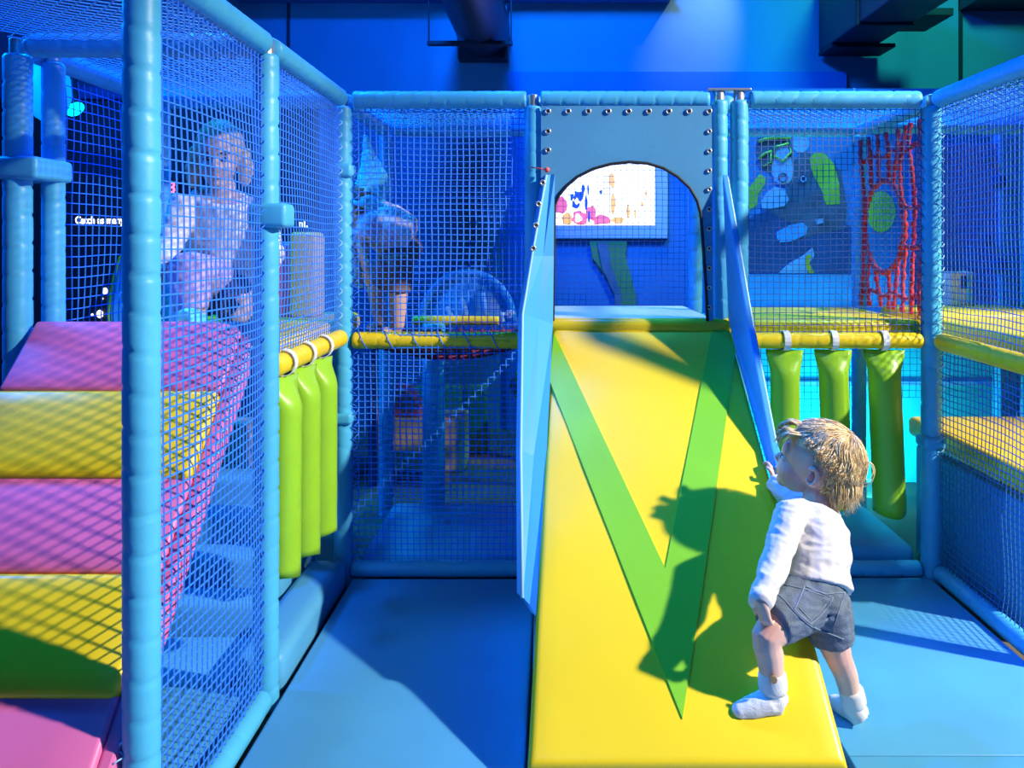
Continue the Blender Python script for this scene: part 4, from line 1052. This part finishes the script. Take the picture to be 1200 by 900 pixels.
# cuffs and collar
MB().tube([at(893, 699, 2.078), at(890, 708, 2.056)], [.0335, .0315], 16).build('cuff', M['cotton'], sh, smooth=True)
sho = MB()
sho.tube([at(957, 684, 2.235), at(955, 694, 2.22), at(951, 708, 2.20), at(951, 718, 2.19)], [(.084, .096), (.086, .100), (.088, .104), (.08, .09)], 20, ref=bl)
sho.tube([at(940, 706, 2.18), at(922, 719, 2.13), at(905, 731, 2.095)], [.078, .070, .060], 18)
sho.tube([at(966, 708, 2.20), at(972, 730, 2.20), at(975, 751, 2.20)], [.074, .066, .060], 18)
sh2 = blob('shorts', sho, M['denim'], tod, 0.0045, 3, folds(.003, 26, 4))
bvh = BVHTree.FromPolygons([v_.co for v_ in sh2.data.vertices], [p.vertices for p in sh2.data.polygons])
def drape(pts, off=.001, step=3.0):
    res = []
    for (x0, y0), (x1, y1) in zip(pts[:-1], pts[1:]):
        k = max(1, int(math.hypot(x1 - x0, y1 - y0) / step))
        for i in range(k + (1 if (x1, y1) == pts[-1] else 0)):
            x = x0 + (x1 - x0) * i / k; y = y0 + (y1 - y0) * i / k
            d_ = (at(x, y, 1) - V((0, 0, CAMH))).normalized()
            hit = bvh.ray_cast(V((0, 0, CAMH)), d_)
            if hit[0] is not None: res.append(hit[0] + hit[1] * off)
    return res
def seam(pts, r=.0016, nm='seam'):
    q = drape(pts)
    if len(q) > 2: MB().tube(q, r, 5).build(nm, M['seam'], sh2, smooth=True)
seam([(943, 687), (933, 710), (930, 714), (943, 726), (950, 731), (961, 722), (972, 708), (976, 700), (943, 687)], .0019, 'pocket_seam')
seam([(944, 692), (975, 701)], .0014, 'pocket_seam')
seam([(936, 712), (950, 727), (968, 708)], .0012, 'pocket_seam')
seam([(909, 694), (920, 704), (930, 716), (945, 730), (952, 735)], .0018)
seam([(990, 694), (984, 712), (977, 735)], .0018)
seam([(953, 735), (966, 740), (988, 749)], .0020)
seam([(900, 722), (908, 733), (921, 744)], .0020)
seam([(912, 684), (940, 690), (970, 696), (992, 694)], .0016)
# socks
def sock(cuff, ankle, heel, toe, nm='sock'):
    e_ = MB()
    e_.tube([cuff, ankle, heel.lerp(ankle, .35)], [.036, .032, .031], 14)
    e_.tube([ankle, heel], [.031, .030], 12)
    e_.tube([heel, heel.lerp(toe, .35) + V((0, 0, .010)), heel.lerp(toe, .7) + V((0, 0, .003)), toe], [.031, .033, .029, .022], 14)
    e_.ell(toe, (.024, .024, .021), nu=12, nv=8)
    return blob(nm, e_, M['knit'], tod, 0.0045, 4, folds(.0012, 60, 2))
s1 = sock(at(905, 800, 2.072), at(906, 814, 2.07), heelL, toeL)
s2 = sock(at(998, 818, 2.22), at(1000, 828, 2.22), heelR, toeR)
def cuff(a, b, r, par):
    d_ = (b - a); k = 10; pts = [a + d_ * (i / 9) for i in range(10)]
    rad = [r * (0.88, 1.0, 1.03, 1.04, 1.05, 1.05, 1.06, 1.05, 1.02, .92)[i] for i in range(10)]
    return MB().tube(pts, rad, 18).build('folded_cuff', M['knit'], par, smooth=True)
cuff(at(905, 786, 2.075), at(906, 811, 2.07), .0365, s1)
cuff(at(997, 806, 2.215), at(1001, 826, 2.222), .034, s2)
bpt = at(906, 796, 2.035)
MB().tube([bpt, bpt + V((-.001, -.006, .001))], .0105, 14).build('button', M['button'], s1, bevel=.0015)

# ---- woman kneeling behind the net
def person(label, parts, skinm, voxel=.009):
    mb = MB()
    for p in parts:
        if p[0] == 't': mb.tube(p[1], p[2], 14, ref=p[3] if len(p) > 3 else None)
        else: mb.ell(p[1], p[2], p[3] if len(p) > 3 else None)
    return mb
YW = 2.95
wf, wl_, wu, wR = frame((0.22, -0.95, -0.18)); wC = at(257, 184, YW)
W = lambda a, b, c: wC + wf * a + wl_ * b + wu * c
mb = MB()
mb.ell(W(-.01, 0, .02), (.092, .076, .105), wR, 20, 14); mb.ell(W(.03, 0, -.045), (.058, .060, .07), wR); mb.ell(W(.055, 0, -.095), (.03, .03, .022), wR)
mb.tube([W(.085, 0, .005), W(.104, 0, -.028), W(.088, 0, -.034)], [.008, .013, .010], 8)
for sgn in (1, -1):
    mb.ell(W(.05, sgn * .03, -.04), (.032, .028, .03), wR); mb.ell(W(-.005, sgn * .078, -.012), (.016, .008, .028), wR)
wn = at(261, 220, YW); wsl, wsr = at(216, 240, YW - .03), at(305, 240, YW + .05); whip = at(262, 335, YW + .12)
mb.tube([W(-.02, 0, -.08), wn, at(262, 240, YW + .02)], [.045, .048, .06], 12)
mb.tube([wn - V((0, 0, .03)), at(260, 265, YW + .05), at(262, 300, YW + .08), whip], [(.07, .10), (.095, .15), (.09, .125), (.11, .15)], 16, ref=(0, 1, 0))
wel, whn = at(200, 285, YW - .10), at(186, 318, YW - .24)
mb.tube([wsl, wel, whn], [.045, .036, .024], 10)
wer = at(318, 300, YW - .02); wrh = at(300, 345, YW - .12)
mb.tube([wsr, wer, wrh], [.045, .036, .024], 10)
hand(mb, whn, (-.5, -.5, -.7), (.3, -.6, .3), (.6, .3, 0), 1.5, .6); hand(mb, wrh, (-.3, -.4, -.7), (-.5, .4, 0), (0, -.7, .3), 1.5, .6)
kn1 = at(222, 318, YW - .25); ft1 = at(226, 372, YW - .28)
mb.tube([whip, kn1, ft1], [.085, .06, .042], 12); mb.tube([ft1 + V((0, .03, -.01)), at(214, 375, YW - .36)], [.034, .026], 10)
kn2 = at(282, 362, YW - .12); ft2 = at(285, 360, YW + .3)
mb.tube([whip, kn2], [.09, .062], 12); mb.tube([kn2, ft2], [.055, .04], 12)
wo = tag(blob('person', mb, M['skin2'], None, .008, 3), 'woman in a white top kneeling on the platform behind the ramp net', 'person')
for sgn in (1, -1):
    MB().ell(W(.074, sgn * .032, -.002), (.010, .013, .008), wR, 10, 6).build('eye', M['eye'], wo, smooth=True)
    MB().tube([W(.085, sgn * .018, .020), W(.082, sgn * .034, .025), W(.072, sgn * .048, .020)], .003, 6).build('eyebrow', M['hair_dk'], wo)
MB().tube([W(.083, .024, -.066), W(.092, 0, -.072), W(.083, -.024, -.066)], [.003, .006, .003], 6).build('lips', M['lips'], wo, smooth=True)
hm = MB(); hm.ell(W(-.03, 0, .035), (.100, .088, .108), wR, 20, 12)
hm.tube([W(-.02, -.08, .03), W(.0, -.092, -.05), W(.0, -.095, -.12)], [.03, .032, .018], 10); hm.tube([W(-.02, .08, .03), W(-.01, .092, -.05), W(.0, .09, -.11)], [.03, .03, .014], 10)
blob('hair', hm, M['hair2'], wo, .007, 3, folds(.004, 40))
tm = MB(); tm.tube([wn - V((0, 0, .035)), at(260, 262, YW + .05), at(262, 300, YW + .08), at(260, 328, YW + .11)], [(.085, .115), (.11, .165), (.105, .145), (.125, .165)], 18, ref=(0, 1, 0))
tm.tube([at(235, 248, YW), wsl, wel, wel.lerp(whn, .75)], [.06, .058, .047, .038], 12); tm.tube([at(285, 248, YW + .03), wsr, wer, wer.lerp(wrh, .75)], [.06, .058, .047, .038], 12)
blob('top', tm, M['cotton'], wo, .008, 3, folds(.005, 18))
pm = MB(); pm.tube([at(262, 318, YW + .12), whip, at(262, 352, YW + .14)], [(.115, .155), (.125, .165), (.10, .14)], 16, ref=(0, 1, 0)); pm.tube([whip, kn2], [.10, .075], 12); pm.tube([kn2, ft2], [.068, .05], 12)
blob('trousers', pm, M['dark_cloth'], wo, .008, 3, folds(.004, 22))
pm = MB(); pm.tube([whip.lerp(kn1, .35), kn1, kn1.lerp(ft1, .85)], [.095, .074, .055], 12)
blob('trouser_leg', pm, M['lilac'], wo, .008, 3, folds(.004, 22))
for (a, b) in ((ft1 + V((0, .03, -.01)), at(214, 375, YW - .36)), (ft2, ft2 + V((0, .08, -.01)))):
    sm = MB(); sm.tube([a, a.lerp(b, .5) + V((0, 0, .006)), b], [.042, .042, .034], 12)
    blob('shoe', sm, M['cyan'], wo, .007, 3)

# ---- child in floral top in the bay beside the slide
YC = 3.72
mb = MB(); cf, cl, cu_, cR = frame((-.85, .35, -.45)); cC = at(424, 243, YC)
K = lambda a, b, c: cC + cf * a + cl * b + cu_ * c
mb.ell(cC, (.092, .080, .095), cR); mb.ell(K(.04, 0, -.04), (.055, .058, .055), cR); mb.tube([K(.085, 0, .0), K(.102, 0, -.02), K(.09, 0, -.03)], [.008, .011, .009], 8)
for sgn in (1, -1): mb.ell(K(-.005, sgn * .082, -.01), (.016, .008, .024), cR)
chs = at(440, 258, YC); chp = at(470, 290, YC + .03)
mb.tube([K(-.04, 0, -.06), chs, at(455, 270, YC), chp], [.045, .07, .09, .095], 14)
lg = [at(466, 300, YC - .05), at(467, 345, YC - .06), at(466, 384, YC - .05)]
mb.tube(lg, [.062, .046, .032], 12); mb.tube([lg[2] + V((.01, .02, -.01)), lg[2] + V((-.07, -.02, -.018))], [.028, .02], 10)
lg2 = [at(462, 300, YC + .08), at(440, 340, YC + .06), at(446, 380, YC + .10)]
mb.tube(lg2, [.062, .046, .032], 12); mb.tube([lg2[2] + V((.01, .02, -.01)), lg2[2] + V((-.07, 0, -.018))], [.028, .02], 10)
ca = [at(436, 262, YC - .08), at(424, 288, YC - .12), at(430, 315, YC - .16)]
mb.tube([chs] + ca, [.05, .036, .030, .022], 10); hand(mb, ca[2], (.1, -.2, -1), (.4, .5, 0), (-.5, -.4, 0), 1.1, .6)
cb = [at(430, 262, YC + .1), at(416, 292, YC + .14), at(420, 320, YC + .1)]
mb.tube([chs] + cb, [.05, .036, .030, .022], 10); hand(mb, cb[2], (.1, -.2, -1), (.4, -.5, 0), (-.5, .4, 0), 1.1, .6)
ch = tag(blob('person', mb, M['skin2'], None, .008, 3), 'child in floral lilac top bending forward behind the tall net', 'person')
for sgn in (1, -1): MB().ell(K(.085, sgn * .03, .005), (.008, .010, .008), cR, 10, 6).build('eye', M['eye'], ch, smooth=True)
hm = MB(); hm.ell(K(-.02, 0, .02), (.10, .09, .10), cR); blob('hair', hm, M['hair_dk'], ch, .008, 3, folds(.004, 40))
hat = MB(); hat.tube([at(427, 243, YC), at(433, 222, YC), at(434, 195, YC), at(428, 158, YC)], [.105, .075, .045, .008], 16)
hat.tube([at(440, 228, YC - .02), at(447, 205, YC - .02), at(441, 185, YC - .02)], [.05, .03, .006], 10)
hat.tube([at(414, 232, YC - .03), at(430, 236, YC - .07), at(452, 246, YC - .04)], [.03, .035, .022], 10)
blob('pointed_hood', hat, M['cyan'], ch, .008, 3, folds(.004, 20))
tm = MB(); tm.tube([at(424, 256, YC), at(442, 262, YC), at(462, 272, YC), at(484, 276, YC)], [(.085, .075), (.115, .105), (.125, .115), (.085, .09)], 16)
tm.tube([chs, ca[0], ca[0].lerp(ca[1], .7)], [.07, .058, .052], 12); tm.tube([chs, cb[0], cb[0].lerp(cb[1], .7)], [.07, .058, .052], 12)
blob('floral_top', tm, M['floral'], ch, .008, 3, folds(.005, 18))
pm = MB(); pm.ell(at(470, 292, YC + .02), (.105, .105, .085)); pm.tube([lg[0], lg[0].lerp(lg[1], .95)], [.085, .062], 12); pm.tube([lg2[0], lg2[0].lerp(lg2[1], .9)], [.085, .062], 12)
blob('shorts', pm, M['brown_cloth'], ch, .008, 3, folds(.004, 22))
